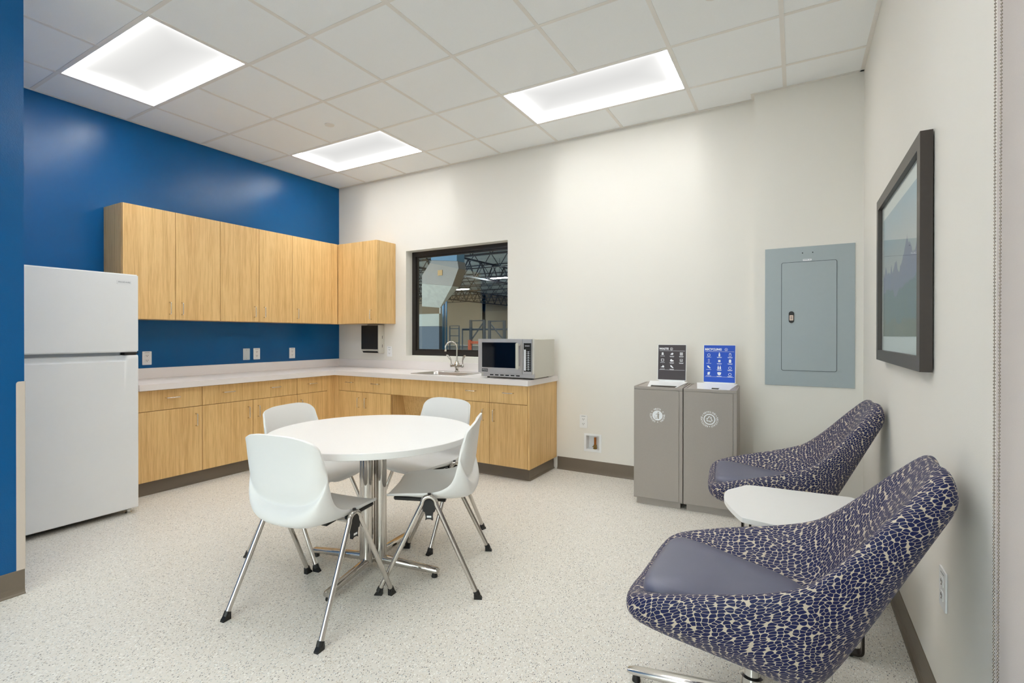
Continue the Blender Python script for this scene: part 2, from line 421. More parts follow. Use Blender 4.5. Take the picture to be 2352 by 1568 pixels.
def box(bm, x0, x1, y0, y1, z0, z1, bev=0.0, seg=1):
    vs = [bm.verts.new((x, y, z)) for x in (x0, x1) for y in (y0, y1) for z in (z0, z1)]
    fs = [(0, 1, 3, 2), (4, 6, 7, 5), (0, 4, 5, 1), (2, 3, 7, 6), (0, 2, 6, 4), (1, 5, 7, 3)]
    faces = [bm.faces.new([vs[i] for i in f]) for f in fs]
    if bev:
        es = list({e for f in faces for e in f.edges})
        bmesh.ops.bevel(bm, geom=es, offset=bev, segments=seg, affect='EDGES', clamp_overlap=True)
    return bm

def obox(bm, c, ax, ay, az, hx, hy, hz, bev=0.0, seg=1):
    """box about c with half sizes along unit axes"""
    c = Vector(c); vs = []
    for sx in (-1, 1):
        for sy in (-1, 1):
            for sz in (-1, 1):
                vs.append(bm.verts.new(c + ax * hx * sx + ay * hy * sy + az * hz * sz))
    fs = [(0, 1, 3, 2), (4, 6, 7, 5), (0, 4, 5, 1), (2, 3, 7, 6), (0, 2, 6, 4), (1, 5, 7, 3)]
    faces = [bm.faces.new([vs[i] for i in f]) for f in fs]
    if bev:
        es = list({e for f in faces for e in f.edges})
        bmesh.ops.bevel(bm, geom=es, offset=bev, segments=seg, affect='EDGES', clamp_overlap=True)
    return bm

def bar(bm, a, b, w, h, up=Vector((0, 0, 1)), bev=0.0):
    a, b = Vector(a), Vector(b)
    d = (b - a); ln = d.length; d.normalize()
    s = d.cross(up)
    if s.length < 1e-4: s = d.cross(Vector((1, 0, 0)))
    s.normalize(); u = s.cross(d)
    return obox(bm, (a + b) / 2, d, s, u, ln / 2, w / 2, h / 2, bev)

def fillet(pts, r, n=5):
    pts = [Vector(p) for p in pts]; out = [pts[0]]
    for i in range(1, len(pts) - 1):
        p, a, b = pts[i], pts[i - 1], pts[i + 1]
        da, db = (a - p), (b - p)
        rr = min(r, da.length * 0.49, db.length * 0.49)
        A, C = p + da.normalized() * rr, p + db.normalized() * rr
        for k in range(n + 1):
            t = k / n
            out.append(A * (1 - t) ** 2 + p * 2 * t * (1 - t) + C * t * t)
    out.append(pts[-1])
    return out

def tube(bm, pts, r, n=10, caps=True, rfun=None):
    pts = [Vector(p) for p in pts]
    rings = []; prev = None
    for i, p in enumerate(pts):
        t = (pts[min(i + 1, len(pts) - 1)] - pts[max(i - 1, 0)]).normalized()
        if prev is None:
            a = Vector((0, 0, 1)) if abs(t.z) < 0.9 else Vector((1, 0, 0))
            u = t.cross(a).normalized()
        else:
            u = (prev - t * prev.dot(t)).normalized()
        v = t.cross(u); prev = u
        rr = rfun(i / (len(pts) - 1)) if rfun else r
        rings.append([bm.verts.new(p + (u * math.cos(2 * PI * k / n) + v * math.sin(2 * PI * k / n)) * rr) for k in range(n)])
    for a, b in zip(rings, rings[1:]):
        for k in range(n):
            bm.faces.new((a[k], a[(k + 1) % n], b[(k + 1) % n], b[k]))
    if caps:
        bm.faces.new(list(reversed(rings[0]))); bm.faces.new(rings[-1])
    return bm

def lathe(bm, c, prof, n=24, axis='z'):
    """prof: list of (radius, height) from bottom to top about c"""
    c = Vector(c); rings = []
    for r, h in prof:
        ring = []
        for k in range(n):
            a = 2 * PI * k / n
            if axis == 'z': q = Vector((r * math.cos(a), r * math.sin(a), h))
            elif axis == 'y': q = Vector((r * math.cos(a), h, r * math.sin(a)))
            else: q = Vector((h, r * math.cos(a), r * math.sin(a)))
            ring.append(bm.verts.new(c + q))
        rings.append(ring)
    for a, b in zip(rings, rings[1:]):
        for k in range(n):
            bm.faces.new((a[k], a[(k + 1) % n], b[(k + 1) % n], b[k]))
    bm.faces.new(list(reversed(rings[0]))); bm.faces.new(rings[-1])
    return bm

def prism(bm, poly, fn0, fn1):
    """extrude a 2D polygon; fn0/fn1 map (a,b) to the two 3D faces"""
    v0 = [bm.verts.new(fn0(*p)) for p in poly]; v1 = [bm.verts.new(fn1(*p)) for p in poly]
    n = len(poly)
    bm.faces.new(v0); bm.faces.new(list(reversed(v1)))
    for i in range(n):
        bm.faces.new((v0[i], v0[(i + 1) % n], v1[(i + 1) % n], v1[i]))
    return bm

def rrect(a0, a1, b0, b1, r, n=5):
    out = []
    for cx, cy, s in ((a1 - r, b1 - r, 0), (a0 + r, b1 - r, 90), (a0 + r, b0 + r, 180), (a1 - r, b0 + r, 270)):
        for k in range(n + 1):
            t = math.radians(s + 90 * k / n)
            out.append((cx + r * math.cos(t), cy + r * math.sin(t)))
    return out

def grid_solid(bm, A, Bb, occ, fn, t0, t1):
    """solid made of grid cells: A, Bb breakpoints, occ(ia, ib) -> filled, fn(a, b, t) -> point"""
    na, nb = len(A) - 1, len(Bb) - 1
    cache = {}
    def V(i, j, t):
        k = (i, j, t)
        if k not in cache: cache[k] = bm.verts.new(fn(A[i], Bb[j], (t0, t1)[t]))
        return cache[k]
    f = lambda i, j: 0 <= i < na and 0 <= j < nb and occ(i, j)
    for i in range(na):
        for j in range(nb):
            if not f(i, j): continue
            bm.faces.new((V(i, j, 0), V(i + 1, j, 0), V(i + 1, j + 1, 0), V(i, j + 1, 0)))
            bm.faces.new((V(i, j, 1), V(i, j + 1, 1), V(i + 1, j + 1, 1), V(i + 1, j, 1)))
            if not f(i - 1, j): bm.faces.new((V(i, j, 0), V(i, j + 1, 0), V(i, j + 1, 1), V(i, j, 1)))
            if not f(i + 1, j): bm.faces.new((V(i + 1, j, 0), V(i + 1, j, 1), V(i + 1, j + 1, 1), V(i + 1, j + 1, 0)))
            if not f(i, j - 1): bm.faces.new((V(i, j, 0), V(i, j, 1), V(i + 1, j, 1), V(i + 1, j, 0)))
            if not f(i, j + 1): bm.faces.new((V(i, j + 1, 0), V(i + 1, j + 1, 0), V(i + 1, j + 1, 1), V(i, j + 1, 1)))
    return bm

def glyphs(bm, text, size, fn, align='LEFT', depth=0.0006, bold=0.0):
    """flat lettering: fn(a, b, t) maps the text plane (metres) and thickness to world"""
    c = bpy.data.curves.new('t', 'FONT'); c.body = text; c.size = size; c.align_x = align; c.align_y = 'CENTER'
    c.extrude = depth / 2; c.offset = bold; c.resolution_u = 2
    o = bpy.data.objects.new('t', c)
    me = o.to_mesh()
    vs = [bm.verts.new(fn(v.co.x, v.co.y, v.co.z)) for v in me.vertices]
    for p in me.polygons:
        try: bm.faces.new([vs[i] for i in p.vertices])
        except ValueError: pass
    o.to_mesh_clear()
    bpy.data.objects.remove(o); bpy.data.curves.remove(c)
    return bm

def struct(name, bm, mat, smooth=False, label=None, parent=None):
    o = emit(name, bm, mat, parent, smooth)
    if parent is None:
        o['kind'] = 'structure'
        if label: o['label'] = label
    return o

# ------------------------------------------------------------------ room shell
bm = B(); box(bm, -0.2, W + 0.2, YB - 0.2, 0.2, -0.1, 0.0)
struct('floor', bm, M['floor'], label='off-white sheet vinyl floor with fine grey and tan speckles')

bm = B(); box(bm, -0.15, 0.0, -3.5, 0.2, 0, H + 0.15)
struct('wall_left', bm, M['blue_wall'], label='deep blue painted wall behind the refrigerator and cabinets')
bm = B(); box(bm, -0.15, 1.637, YB, -3.384, 0, H + 0.15)
struct('wall_left_front', bm, M['blue_wall'], label='deep blue wall end at the left edge of the room')

WX0, WX1, WZ0, WZ1 = 1.070, 2.375, 1.010, 2.171      # window opening
VX0, VX1, VZ0, VZ1 = 3.190, 3.312, 0.212, 0.336      # valve box recess
XS = [0, WX0, WX1, VX0, VX1, W + 0.15]; ZS = [0, VZ0, VZ1, WZ0, WZ1, H + 0.15]
bm = B(); grid_solid(bm, XS, ZS, lambda i, j: not (i == 1 and j == 3) and not (i == 3 and j == 1), lambda a, b, t: (a, t, b), 0.0, 0.19)
struct('wall_back', bm, M['white_wall'], label='warm white back wall with an interior window')
bm = B(); box(bm, 4.540, W, -0.095, -0.0005, 0, H - 0.001)
struct('wall_chase', bm, M['white_wall'], label='shallow white wall bump-out that holds the electrical panel')
bm = B(); box(bm, W, W + 0.15, YB, 0.0, 0, H + 0.15)
struct('wall_right', bm, M['white_wall'], label='warm white wall beside the lounge chairs')
bm = B(); grid_solid(bm, [1.637, 2.0, 5.0, W], [0, 0.10, 2.85, H + 0.15], lambda i, j: not (i == 1 and j == 1), lambda a, b, q: (a, q, b), YB - 0.15, YB)
struct('wall_front', bm, M['white_wall'], label='white wall behind the viewer with an opening added for fill daylight')
bm = B(); grid_solid(bm, [2.0, 2.05, 2.98, 3.02, 3.98, 4.02, 4.95, 5.0], [0.10, 0.15, 2.80, 2.85], lambda i, j: not (i in (1, 3, 5) and j == 1), lambda a, b, q: (a, q, b), YB - 0.10, YB - 0.05)
w2 = struct('window_fill', bm, M['frame'], label='tall unseen window added behind the viewer to let in fill daylight')  # unseen window, added to light the cabinet and bin fronts
for a, b in ((2.05, 2.98), (3.02, 3.98), (4.02, 4.95)):
    bm = B(); box(bm, a, b, YB - 0.078, YB - 0.072, 0.15, 2.80); emit('window_pane', bm, M['glass'], w2)
bm = B(); box(bm, -25, 35, -60, YB - 0.16, -0.14, -0.05); struct('ground_outside', bm, M['wh_floor'])  # unseen ground added outside that window

# baseboards: vinyl cove base = strip + toe
def cove(name, a, b, nrm, label):
    """a->b along the wall foot, nrm = outward horizontal normal"""
    a, b, nrm = Vector(a), Vector(b), Vector(nrm)
    prof = [(0.0, 0.0), (0.016, 0.0), (0.015, 0.004), (0.008, 0.010), (0.0045, 0.020), (0.003, 0.035), (0.003, 0.112), (0.0015, 0.115), (0.0, 0.115)]
    bm = B()
    prism(bm, prof, lambda p, q: a + nrm * p + Vector((0, 0, q)), lambda p, q: b + nrm * p + Vector((0, 0, q)))
    return struct(name, bm, M['base'], label=label)
cove('baseboard_back', (2.91, 0, 0), (4.54, 0, 0), (0, -1, 0), 'taupe vinyl cove base between the cabinet end and the bins')
cove('baseboard_chase', (4.54, -0.095, 0), (W, -0.095, 0), (0, -1, 0), 'taupe vinyl cove base under the electrical panel')
cove('baseboard_chase_return', (4.54, 0, 0), (4.54, -0.095, 0), (-1, 0, 0), None)
cove('baseboard_right', (W, -0.095, 0), (W, YB, 0), (-1, 0, 0), 'taupe vinyl cove base along the right wall')
cove('baseboard_left_front', (1.637, YB, 0), (1.637, -3.384, 0), (1, 0, 0), 'taupe vinyl cove base on the blue wall end')
cove('baseboard_front', (1.637, YB, 0), (W, YB, 0), (0, 1, 0), None)

# corner guard on the blue wall end
t = TH('corner_guard', (1.637, -3.384, 0.115), 'cream vinyl corner guard on the end of the foreground blue wall', 'corner guard')
bm = B()
poly = [(-3.3835, 0.115), (-3.3835, 1.013)] + [(-3.414 + 0.012 - 0.012 * math.sin(k * PI / 10), 1.001 + 0.012 * math.cos(k * PI / 10)) for k in range(6)] + [(-3.414, 0.115)]
prism(bm, poly, lambda a, b: (1.6372, a, b), lambda a, b: (1.6395, a, b))
emit('side_flange', bm, M['cream'], t)
bm = B(); box(bm, 1.607, 1.6395, -3.3835, -3.381, 0.115, 1.013, 0.0008)
emit('return_flange', bm, M['cream'], t)

# ------------------------------------------------------------------ ceiling: slab, tees, tiles, troffers
P = 0.6096
GX, GY = 0.4714, -2.8795
bm = B(); box(bm, 0, W, YB, 0, H + 0.10, H + 0.14)
ceil = struct('ceiling', bm, M['tee'], label='suspended ceiling of white two-foot tiles in an exposed grid')
gxs = [0.0] + [GX + P * j for j in range(8)] + [W]
gys = []
y = GY - P * 6
while y < -0.01: gys.append(y); y += P
gys = [YB] + [q for q in gys if q > YB + 0.05] + [0.0]
TW = 0.024
TROFF = [(0, 0), (0, 3), (4, 3), (4, 0), (4, -3)]         # (column, row) of the near-left grid node
for jx, x in enumerate(gxs[1:-1]):
    cuts = sorted((GY + P * k + TW / 2, GY + P * (k + 1) - TW / 2) for (j, k) in TROFF if jx == j + 1)
    a = YB
    for lo, hi in cuts + [(0.0, 0.0)]:
        bm = B(); box(bm, x - TW / 2, x + TW / 2, a, lo, H - 0.0005, H + 0.002)
        emit('main_tee', bm, M['tee'], ceil)
        a = hi
for x0, x1 in zip(gxs, gxs[1:]):
    for yy in gys[1:-1]:
        bm = B(); box(bm, x0 + TW / 2, x1 - TW / 2, yy - TW / 2, yy + TW / 2, H, H + 0.002)
        emit('cross_tee', bm, M['tee'], ceil)
for nm, a in (('wall_angle', (0, 0.022, YB, 0)), ('wall_angle', (W - 0.022, W, YB, -0.095)), ('wall_angle', (0.022, 4.54, -0.022, 0)), ('wall_angle', (4.518, W, -0.117, -0.095)),
              ('wall_angle', (4.518, 4.54, -0.095, -0.022))):
    bm = B(); box(bm, *a, H - 0.0008, H + 0.0015); emit(nm, bm, M['tee'], ceil)

def in_troffer(i, yc):
    for (j, k) in TROFF:
        if j <= i - 1 < j + 2 and abs(yc - (GY + P * (k + 0.5))) < 0.1: return True
    return False
tile_mesh = None
for i in range(len(gxs) - 1):
    for j in range(len(gys) - 1):
        x0, x1, y0, y1 = gxs[i], gxs[i + 1], gys[j], gys[j + 1]
        if in_troffer(i, (y0 + y1) / 2): continue
        full = abs(x1 - x0 - P) < 1e-3 and abs(y1 - y0 - P) < 1e-3
        cx, cy = (x0 + x1) / 2, (y0 + y1) / 2
        if full and tile_mesh:
            o = bpy.data.objects.new('ceiling_tile', tile_mesh); COL.objects.link(o); o.parent = ceil
        else:
            hx, hy = (x1 - x0) / 2 - 0.006, (y1 - y0) / 2 - 0.006
            bm = B(); box(bm, -hx, hx, -hy, hy, 0.0022, 0.018); 
            o = emit('ceiling_tile', bm, M['tile'], ceil)
            if full: tile_mesh = o.data
        o.location = (cx, cy, H)

def troffer(j, k, label):
    cx, cy = GX + P * (j + 1), GY + P * (k + 0.5)
    t = TH('ceiling_troffer', (cx, cy, H), label, 'ceiling light', 'recessed troffer lights')
    hx, hy = P - 0.012, P / 2 - 0.012
    bm = B()       # flange + inner side walls
    for s in (-1, 1):
        box(bm, cx - hx, cx + hx, cy + s * hy - 0.006, cy + s * hy + 0.006, H + 0.0005, H + 0.055)
        box(bm, cx + s * hx - 0.006, cx + s * hx + 0.006, cy - hy, cy + hy, H + 0.0005, H + 0.055)
    emit('housing', bm, M['lightbox'], t)
    # lens arched across its short side
    bm = B(); n = 12; rows = []
    lx, ly = hx - 0.007, hy - 0.007
    for s in (-1, 1):
        row = []
        for q in range(n + 1):
            v = -1 + 2 * q / n
            row.append(bm.verts.new((cx + s * lx, cy + v * ly, H + 0.026 + 0.026 * math.sqrt(max(0, 1 - v * v)))))
        rows.append(row)
    for q in range(n): bm.faces.new((rows[0][q], rows[0][q + 1], rows[1][q + 1], rows[1][q]))
    emit('lens', bm, M['lens'], t, smooth=True)
    bm = B(); box(bm, cx - hx, cx + hx, cy - hy, cy + hy, H + 0.056, H + 0.062); emit('back_pan', bm, M['lightbox'], t)
troffer(0, 0, 'lit recessed troffer nearest the blue wall, at the upper left of the photo')
troffer(0, 3, 'lit recessed troffer above the corner wall cabinets, farthest from the viewer')
troffer(4, 3, 'lit recessed troffer over the round table side, near the white back wall')
troffer(4, 0, 'lit recessed troffer overhead, just outside the view')
troffer(4, -3, 'lit recessed troffer behind the viewer')

for (x, y, lb) in ((1.391, -1.342, 'small round white sprinkler cover plate near the far troffer'), (4.43, -1.43, 'small round white sprinkler cover plate at the top edge of the photo')):
    bm = B(); lathe(bm, (x, y, H + 0.0022), [(0.030, -0.006), (0.040, -0.005), (0.041, 0.0)], 28)
    single('sprinkler_cover', bm, M['tee'], (x, y, H), lb, 'sprinkler cover', smooth=0.6)

# ------------------------------------------------------------------ window in the back wall
wf = B(); fy0, fy1 = 0.105, 0.165; fw = 0.052
grid_solid(wf, [WX0, WX0 + fw, WX1 - fw, WX1], [WZ0, WZ0 + fw, WZ1 - fw, WZ1], lambda i, j: not (i == 1 and j == 1), lambda a, b, t: (a, t, b), fy0, fy1)
win = struct('window_1', wf, M['frame'], label='interior window with a black metal frame looking into a warehouse')
bm = B(); st = 0.018
grid_solid(bm, [WX0 + fw, WX0 + fw + st, WX1 - fw - st, WX1 - fw], [WZ0 + fw, WZ0 + fw + st, WZ1 - fw - st, WZ1 - fw], lambda i, j: not (i == 1 and j == 1), lambda a, b, t: (a, t, b), 0.120, 0.135)
emit('glazing_stop', bm, M['frame'], win)
bm = B(); box(bm, WX0 + fw, WX1 - fw, 0.1375, 0.1435, WZ0 + fw, WZ1 - fw); emit('window_pane', bm, M['glass'], win)

# ------------------------------------------------------------------ cabinets
def wire_pull(parent, c, along, out, length=0.10, proj=0.028, off=None, r=0.0042):
    c, along, out = Vector(c), Vector(along), Vector(out)
    a, b = c - along * length / 2, c + along * length / 2
    bm = B(); tube(bm, fillet([a, a + out * proj, b + out * proj, b], 0.012, 5), r, 8)
    return emit('handle', bm, M['nickel'], parent, True, off=off)

def front(t, name, axis, pos, a0, a1, z0, z1, handles, hdir):
    """a door or drawer front 19 mm thick on plane `axis`=pos facing into the room; handles list of (a, z)"""
    g = 0.0020
    bm = B()
    if axis == 'x': box(bm, pos - 0.019, pos, a0 + g, a1 - g, z0 + g, z1 - g, 0.0008)
    else: box(bm, a0 + g, a1 - g, -pos, -pos + 0.019, z0 + g, z1 - g, 0.0008)
    d = emit(name, bm, M['wood'], t)
    for (a, z) in handles:
        c = (pos, a, z) if axis == 'x' else (a, -pos, z)
        out = (1, 0, 0) if axis == 'x' else (0, -1, 0)
        al = (0, 0, 1) if hdir == 'v' else ((0, 1, 0) if axis == 'x' else (1, 0, 0))
        wire_pull(d, c, al, out, off=t.off)
    return d

UZ0, UZ1 = 1.362, 2.268
GRPU = 'oak wall cabinets'
def upper_left(y0, y1, doors, label, filler=None, end=False):
    t = TH('wall_cabinet', (0.0, (y0 + y1) / 2, UZ0), label, 'cabinet', GRPU)
    bm = B(); box(bm, 0.002, 0.284, y0 + (0.0 if end else 0.0005), y1 - 0.0005, UZ0 + 0.002, UZ1 - 0.001)
    if end: box(bm, 0.284, 0.2985, y0, y0 + 0.018, UZ0 + 0.002, UZ1 - 0.001)
    box(bm, 0.284, 0.2985, y0 + 0.02, y1 - 0.002, UZ1 - 0.02, UZ1 - 0.001); box(bm, 0.284, 0.2985, y0 + 0.02, y1 - 0.002, UZ0 + 0.002, UZ0 + 0.02)
    emit('body', bm, M['wood'], t)
    for (a, b, h) in doors: front(t, 'door', 'x', 0.318, a, b, UZ0, UZ1, [(h, UZ0 + 0.097)], 'v')
    if filler:
        bm = B(); box(bm, 0.299, 0.316, filler[0] + 0.001, filler[1], UZ0, UZ1); emit('filler_strip', bm, M['wood'], t)
upper_left(-2.431, -1.660, [(-2.431, -2.043, -2.091), (-2.043, -1.660, -1.994)], 'two-door oak wall cabinet above the refrigerator edge, leftmost on the blue wall', end=True)
upper_left(-1.660, -0.900, [(-1.660, -1.278, -1.328), (-1.278, -0.900, -1.226)], 'two-door oak wall cabinet in the middle of the blue wall run')
upper_left(-0.900, -0.003, [(-0.900, -0.395, -0.845)], 'single-door oak wall cabinet on the blue wall beside the corner', filler=(-0.395, -0.303))
t = TH('wall_cabinet', (0.62, 0.0, UZ0), 'oak wall cabinet on the white wall above the paper towel dispenser', 'cabinet', GRPU)
bm = B(); box(bm, 0.321, 0.917, -0.268, -0.002, UZ0 + 0.002, UZ1 - 0.001); box(bm, 0.899, 0.917, -0.2825, -0.268, UZ0 + 0.002, UZ1 - 0.001); box(bm, 0.40, 0.898, -0.2825, -0.268, UZ1 - 0.02, UZ1 - 0.001); box(bm, 0.40, 0.898, -0.2825, -0.268, UZ0 + 0.002, UZ0 + 0.02); emit('body', bm, M['wood'], t)
front(t, 'door', 'y', 0.302, 0.395, 0.919, UZ0, UZ1, [(0.844, UZ0 + 0.097)], 'v')
bm = B(); box(bm, 0.321, 0.394, -0.300, -0.283, UZ0, UZ1); emit('filler_strip', bm, M['wood'], t)

BZ0, BZM, BZ1 = 0.108, 0.648, 0.812
FX = 0.557
GRPB = 'oak base cabinets'
def base_unit(axis, a0, a1, drawer_h, doors, label, end=False, body_a1=None, loc=None):
    if axis == 'x': t = TH('base_cabinet', (0.28, (a0 + a1) / 2, 0.0), label, 'cabinet', GRPB)
    else: t = TH('base_cabinet', ((a0 + a1) / 2, -0.28, 0.0), label, 'cabinet', GRPB)
    bm = B(); b1 = body_a1 if body_a1 is not None else a1
    if axis == 'x': box(bm, 0.002, FX - 0.034, a0 + 0.0005, b1 - 0.0005, BZ0, BZ1)
    else: box(bm, a0 + 0.0005, b1 - (0.0 if end else 0.0005), -FX + (0.0 if end else 0.034), -0.002, BZ0, BZ1)
    if end:      # end panel runs flush with the fronts: cut the body back
        bm.free(); bm = B(); box(bm, a0 + 0.0005, b1 - 0.019, -FX + 0.034, -0.002, BZ0, BZ1); box(bm, b1 - 0.0185, b1, -FX, -0.002, BZ0, BZ1, 0.0006)
    emit('body', bm, M['wood'], t)
    fa1 = a1 - (0.019 if end else 0)
    if drawer_h: front(t, 'drawer', axis, FX, a0, fa1, BZM, BZ1 - 0.004, [(h, 0.742) for h in drawer_h], 'h')
    for (p, q, h) in doors: front(t, 'door', axis, FX, p, min(q, fa1), BZ0, BZM, [(h, 0.538)], 'v')
    return t
base_unit('x', -2.440, -1.953, [-2.186], [(-2.440, -1.953, -2.006)], 'oak base cabinet with one drawer next to the refrigerator')
base_unit('x', -1.953, -1.026, [-1.728, -1.272], [(-1.953, -1.497, -1.546), (-1.497, -1.026, -1.448)], 'wide two-door oak base cabinet behind the left chairs, with a two-handle drawer')
t = base_unit('x', -1.026, -0.660, [-0.848], [(-1.026, -0.660, -0.985)], 'narrow oak base cabinet beside the inside corner under the blue wall', body_a1=-0.003)
bm = B(); box(bm, FX - 0.0205, FX - 0.0015, -0.6595, -0.536, BZ0, BZ1); emit('filler_strip', bm, M['wood'], t)
t = base_unit('y', 0.620, 1.357, [0.788, 1.157], [(0.620, 0.972, 0.921), (0.972, 1.357, 1.024)], 'oak base cabinet on the white wall side, left of the sink knee space')
bm = B(); box(bm, 0.5575, 0.6195, -FX + 0.0015, -FX + 0.0205, BZ0, BZ1); emit('filler_strip', bm, M['wood'], t)
# open sink unit with sloped panel
t = TH('sink_cabinet', (1.743, -0.28, 0.0), 'open oak sink surround with an apron above a sloped knee-space panel', 'cabinet')
bm = B(); box(bm, 1.3585, 2.1285, -FX, -FX + 0.019, BZM, BZ1 - 0.004, 0.0008); emit('apron', bm, M['wood'], t)
bm = B(); v = [(-0.396, 0.694), (-0.376, 0.694), (-0.245, 0.112), (-0.265, 0.112)]
prism(bm, v, lambda a, b: (1.3585, a, b), lambda a, b: (2.1285, a, b)); emit('sloped_panel', bm, M['wood'], t)
base_unit('y', 2.130, 2.509, [2.318], [(2.130, 2.509, 2.449)], 'oak base cabinet right of the sink knee space, under the microwave left side')
base_unit('y', 2.509, 2.902, [2.700], [(2.509, 2.902, 2.557)], 'end oak base cabinet with the exposed side panel, under the microwave', end=True)

# toe kicks under the cabinets
bm = B()
def toe(a, b, nrm):
    a, b, nrm = Vector(a), Vector(b), Vector(nrm)
    prof = [(0.0, 0.0), (0.014, 0.0), (0.013, 0.004), (0.007, 0.010), (0.004, 0.020), (0.003, 0.035), (0.003, 0.106), (0.0, 0.106)]
    prism(bm, prof, lambda p, q: a + nrm * p + Vector((0, 0, q)), lambda p, q: b + nrm * p + Vector((0, 0, q)))
toe((0.505, -2.44, 0), (0.505, -0.49, 0), (1, 0, 0))
toe((0.505, -0.49, 0), (2.868, -0.49, 0), (0, -1, 0))
toe((2.868, -0.503, 0), (2.868, -0.002, 0), (1, 0, 0))
box(bm, 0.02, 0.504, -2.43, -0.02, 0, 0.105)
box(bm, 0.50, 1.36, -0.489, -0.02, 0, 0.105); box(bm, 2.125, 2.867, -0.489, -0.02, 0, 0.105)
struct('baseboard_cabinets', bm, M['base'], label='taupe vinyl toe kick under the base cabinets')

# countertop with sink cut-out and splash
SX0, SX1, SY0, SY1 = 1.565, 2.145, -0.520, -0.085      # sink rim outside
CX = [0.001, 0.022, 0.615, SX0 + 0.015, SX1 - 0.015, 2.915]
CY = [-2.445, -0.612, SY0 + 0.015, SY1 - 0.015, -0.022, -0.001]
def cocc(i, j):
    if i == 3 and j == 2: return False
    return i < 2 or j >= 1
t = TH('countertop', (1.2, -0.3, 0.814), 'long L-shaped white quartz countertop with a low backsplash', 'countertop')
bm = B(); grid_solid(bm, CX, CY, cocc, lambda a, b, q: (a, b, q), 0.814, 0.860)
emit('slab', bm, M['counter'], t)
bm = B(); box(bm, 0.002, 0.021, -2.44, -0.022, 0.8605, 0.950, 0.001); emit('backsplash', bm, M['counter'], t)
bm = B(); box(bm, 0.002, 2.862, -0.021, -0.002, 0.8605, 0.950, 0.001); emit('backsplash', bm, M['counter'], t)

# sink
t = TH('sink', (1.855, -0.30, 0.86), 'rectangular stainless steel drop-in sink in the white countertop', 'sink')
bm = B()
ix0, ix1, iy0, iy1 = SX0 + 0.04, SX1 - 0.04, SY0 + 0.035, SY1 - 0.085
def ring(poly, z): return [bm.verts.new((a, b, z)) for a, b in poly]
R1 = ring(rrect(SX0, SX1, SY0, SY1, 0.03), 0.8605); R2 = ring(rrect(SX0 + 0.003, SX1 - 0.003, SY0 + 0.003, SY1 - 0.003, 0.03), 0.8645)
R3 = ring(rrect(ix0, ix1, iy0, iy1, 0.05), 0.8635); R4 = ring(rrect(ix0 + 0.006, ix1 - 0.006, iy0 + 0.006, iy1 - 0.006, 0.05), 0.856)
R5 = ring(rrect(ix0 + 0.02, ix1 - 0.02, iy0 + 0.02, iy1 - 0.02, 0.05), 0.72); R6 = ring(rrect(ix0 + 0.05, ix1 - 0.05, iy0 + 0.05, iy1 - 0.05, 0.05), 0.705)
for a, b in ((R1, R2), (R2, R3), (R3, R4), (R4, R5), (R5, R6)):
    n = len(a)
    for k in range(n): bm.faces.new((a[k], a[(k + 1) % n], b[(k + 1) % n], b[k]))
bm.faces.new(R6)
emit('basin', bm, M['steel'], t, 0.7)
bm = B(); lathe(bm, (1.855, -0.31, 0.705), [(0.045, 0.0005), (0.045, 0.004), (0.03, 0.004), (0.028, 0.001)], 20); emit('drain', bm, M['chrome'], t, 0.6)

# faucet
fx, fy, fz = 1.86, -0.132, 0.8645
t = TH('faucet', (fx, fy, fz), 'chrome gooseneck faucet with two wing handles behind the sink', 'faucet')
bm = B(); lathe(bm, (fx, fy, fz), [(0.026, 0), (0.026, 0.006), (0.017, 0.012), (0.016, 0.035), (0.022, 0.045), (0.030, 0.060), (0.028, 0.078), (0.018, 0.092), (0.016, 0.104), (0.012, 0.110), (0.012, 0.116)], 20)
tube(bm, [(fx - 0.068, fy, fz + 0.062), (fx, fy, fz + 0.062), (fx + 0.068, fy, fz + 0.062)], 0.014, 12)
emit('valve_body', bm, M['chrome'], t, 0.7)
pts = [(fx, fy, fz + 0.112), (fx, fy, fz + 0.245)]
R = 0.058
ddx, ddy = -0.78, -0.62
for k in range(1, 15):
    a = PI * k / 14 * 1.03
    pts.append((fx + ddx * R * (1 - math.cos(a)), fy + ddy * R * (1 - math.cos(a)), fz + 0.245 + R * math.sin(a)))
pts.append((pts[-1][0], pts[-1][1], pts[-1][2] - 0.022))
bm = B(); tube(bm, pts, 0.0085, 12); lathe(bm, (pts[-1][0], pts[-1][1], pts[-1][2] - 0.012), [(0.0105, 0), (0.0115, 0.003), (0.0115, 0.018), (0.009, 0.02)], 14)
emit('spout', bm, M['chrome'], t, 0.9)
for s in (-1, 1):
    bm = B(); hx = fx + s * 0.068
    tube(bm, [(hx, fy, fz + 0.062), (hx + s * 0.004, fy, fz + 0.085), (hx + s * 0.004, fy - 0.004, fz + 0.115), (hx + s * 0.016, fy - 0.010, fz + 0.140), (hx + s * 0.036, fy - 0.016, fz + 0.162), (hx + s * 0.050, fy - 0.02, fz + 0.168)],
         0.006, 10, rfun=lambda q: 0.0062 if q < 0.5 else (0.011 if q < 0.95 else 0.006))
    lathe(bm, (hx, fy, fz + 0.048), [(0.013, 0), (0.015, 0.008), (0.013, 0.028), (0.007, 0.032)], 14)
    emit('wing_handle', bm, M['chrome'], t, 0.9)

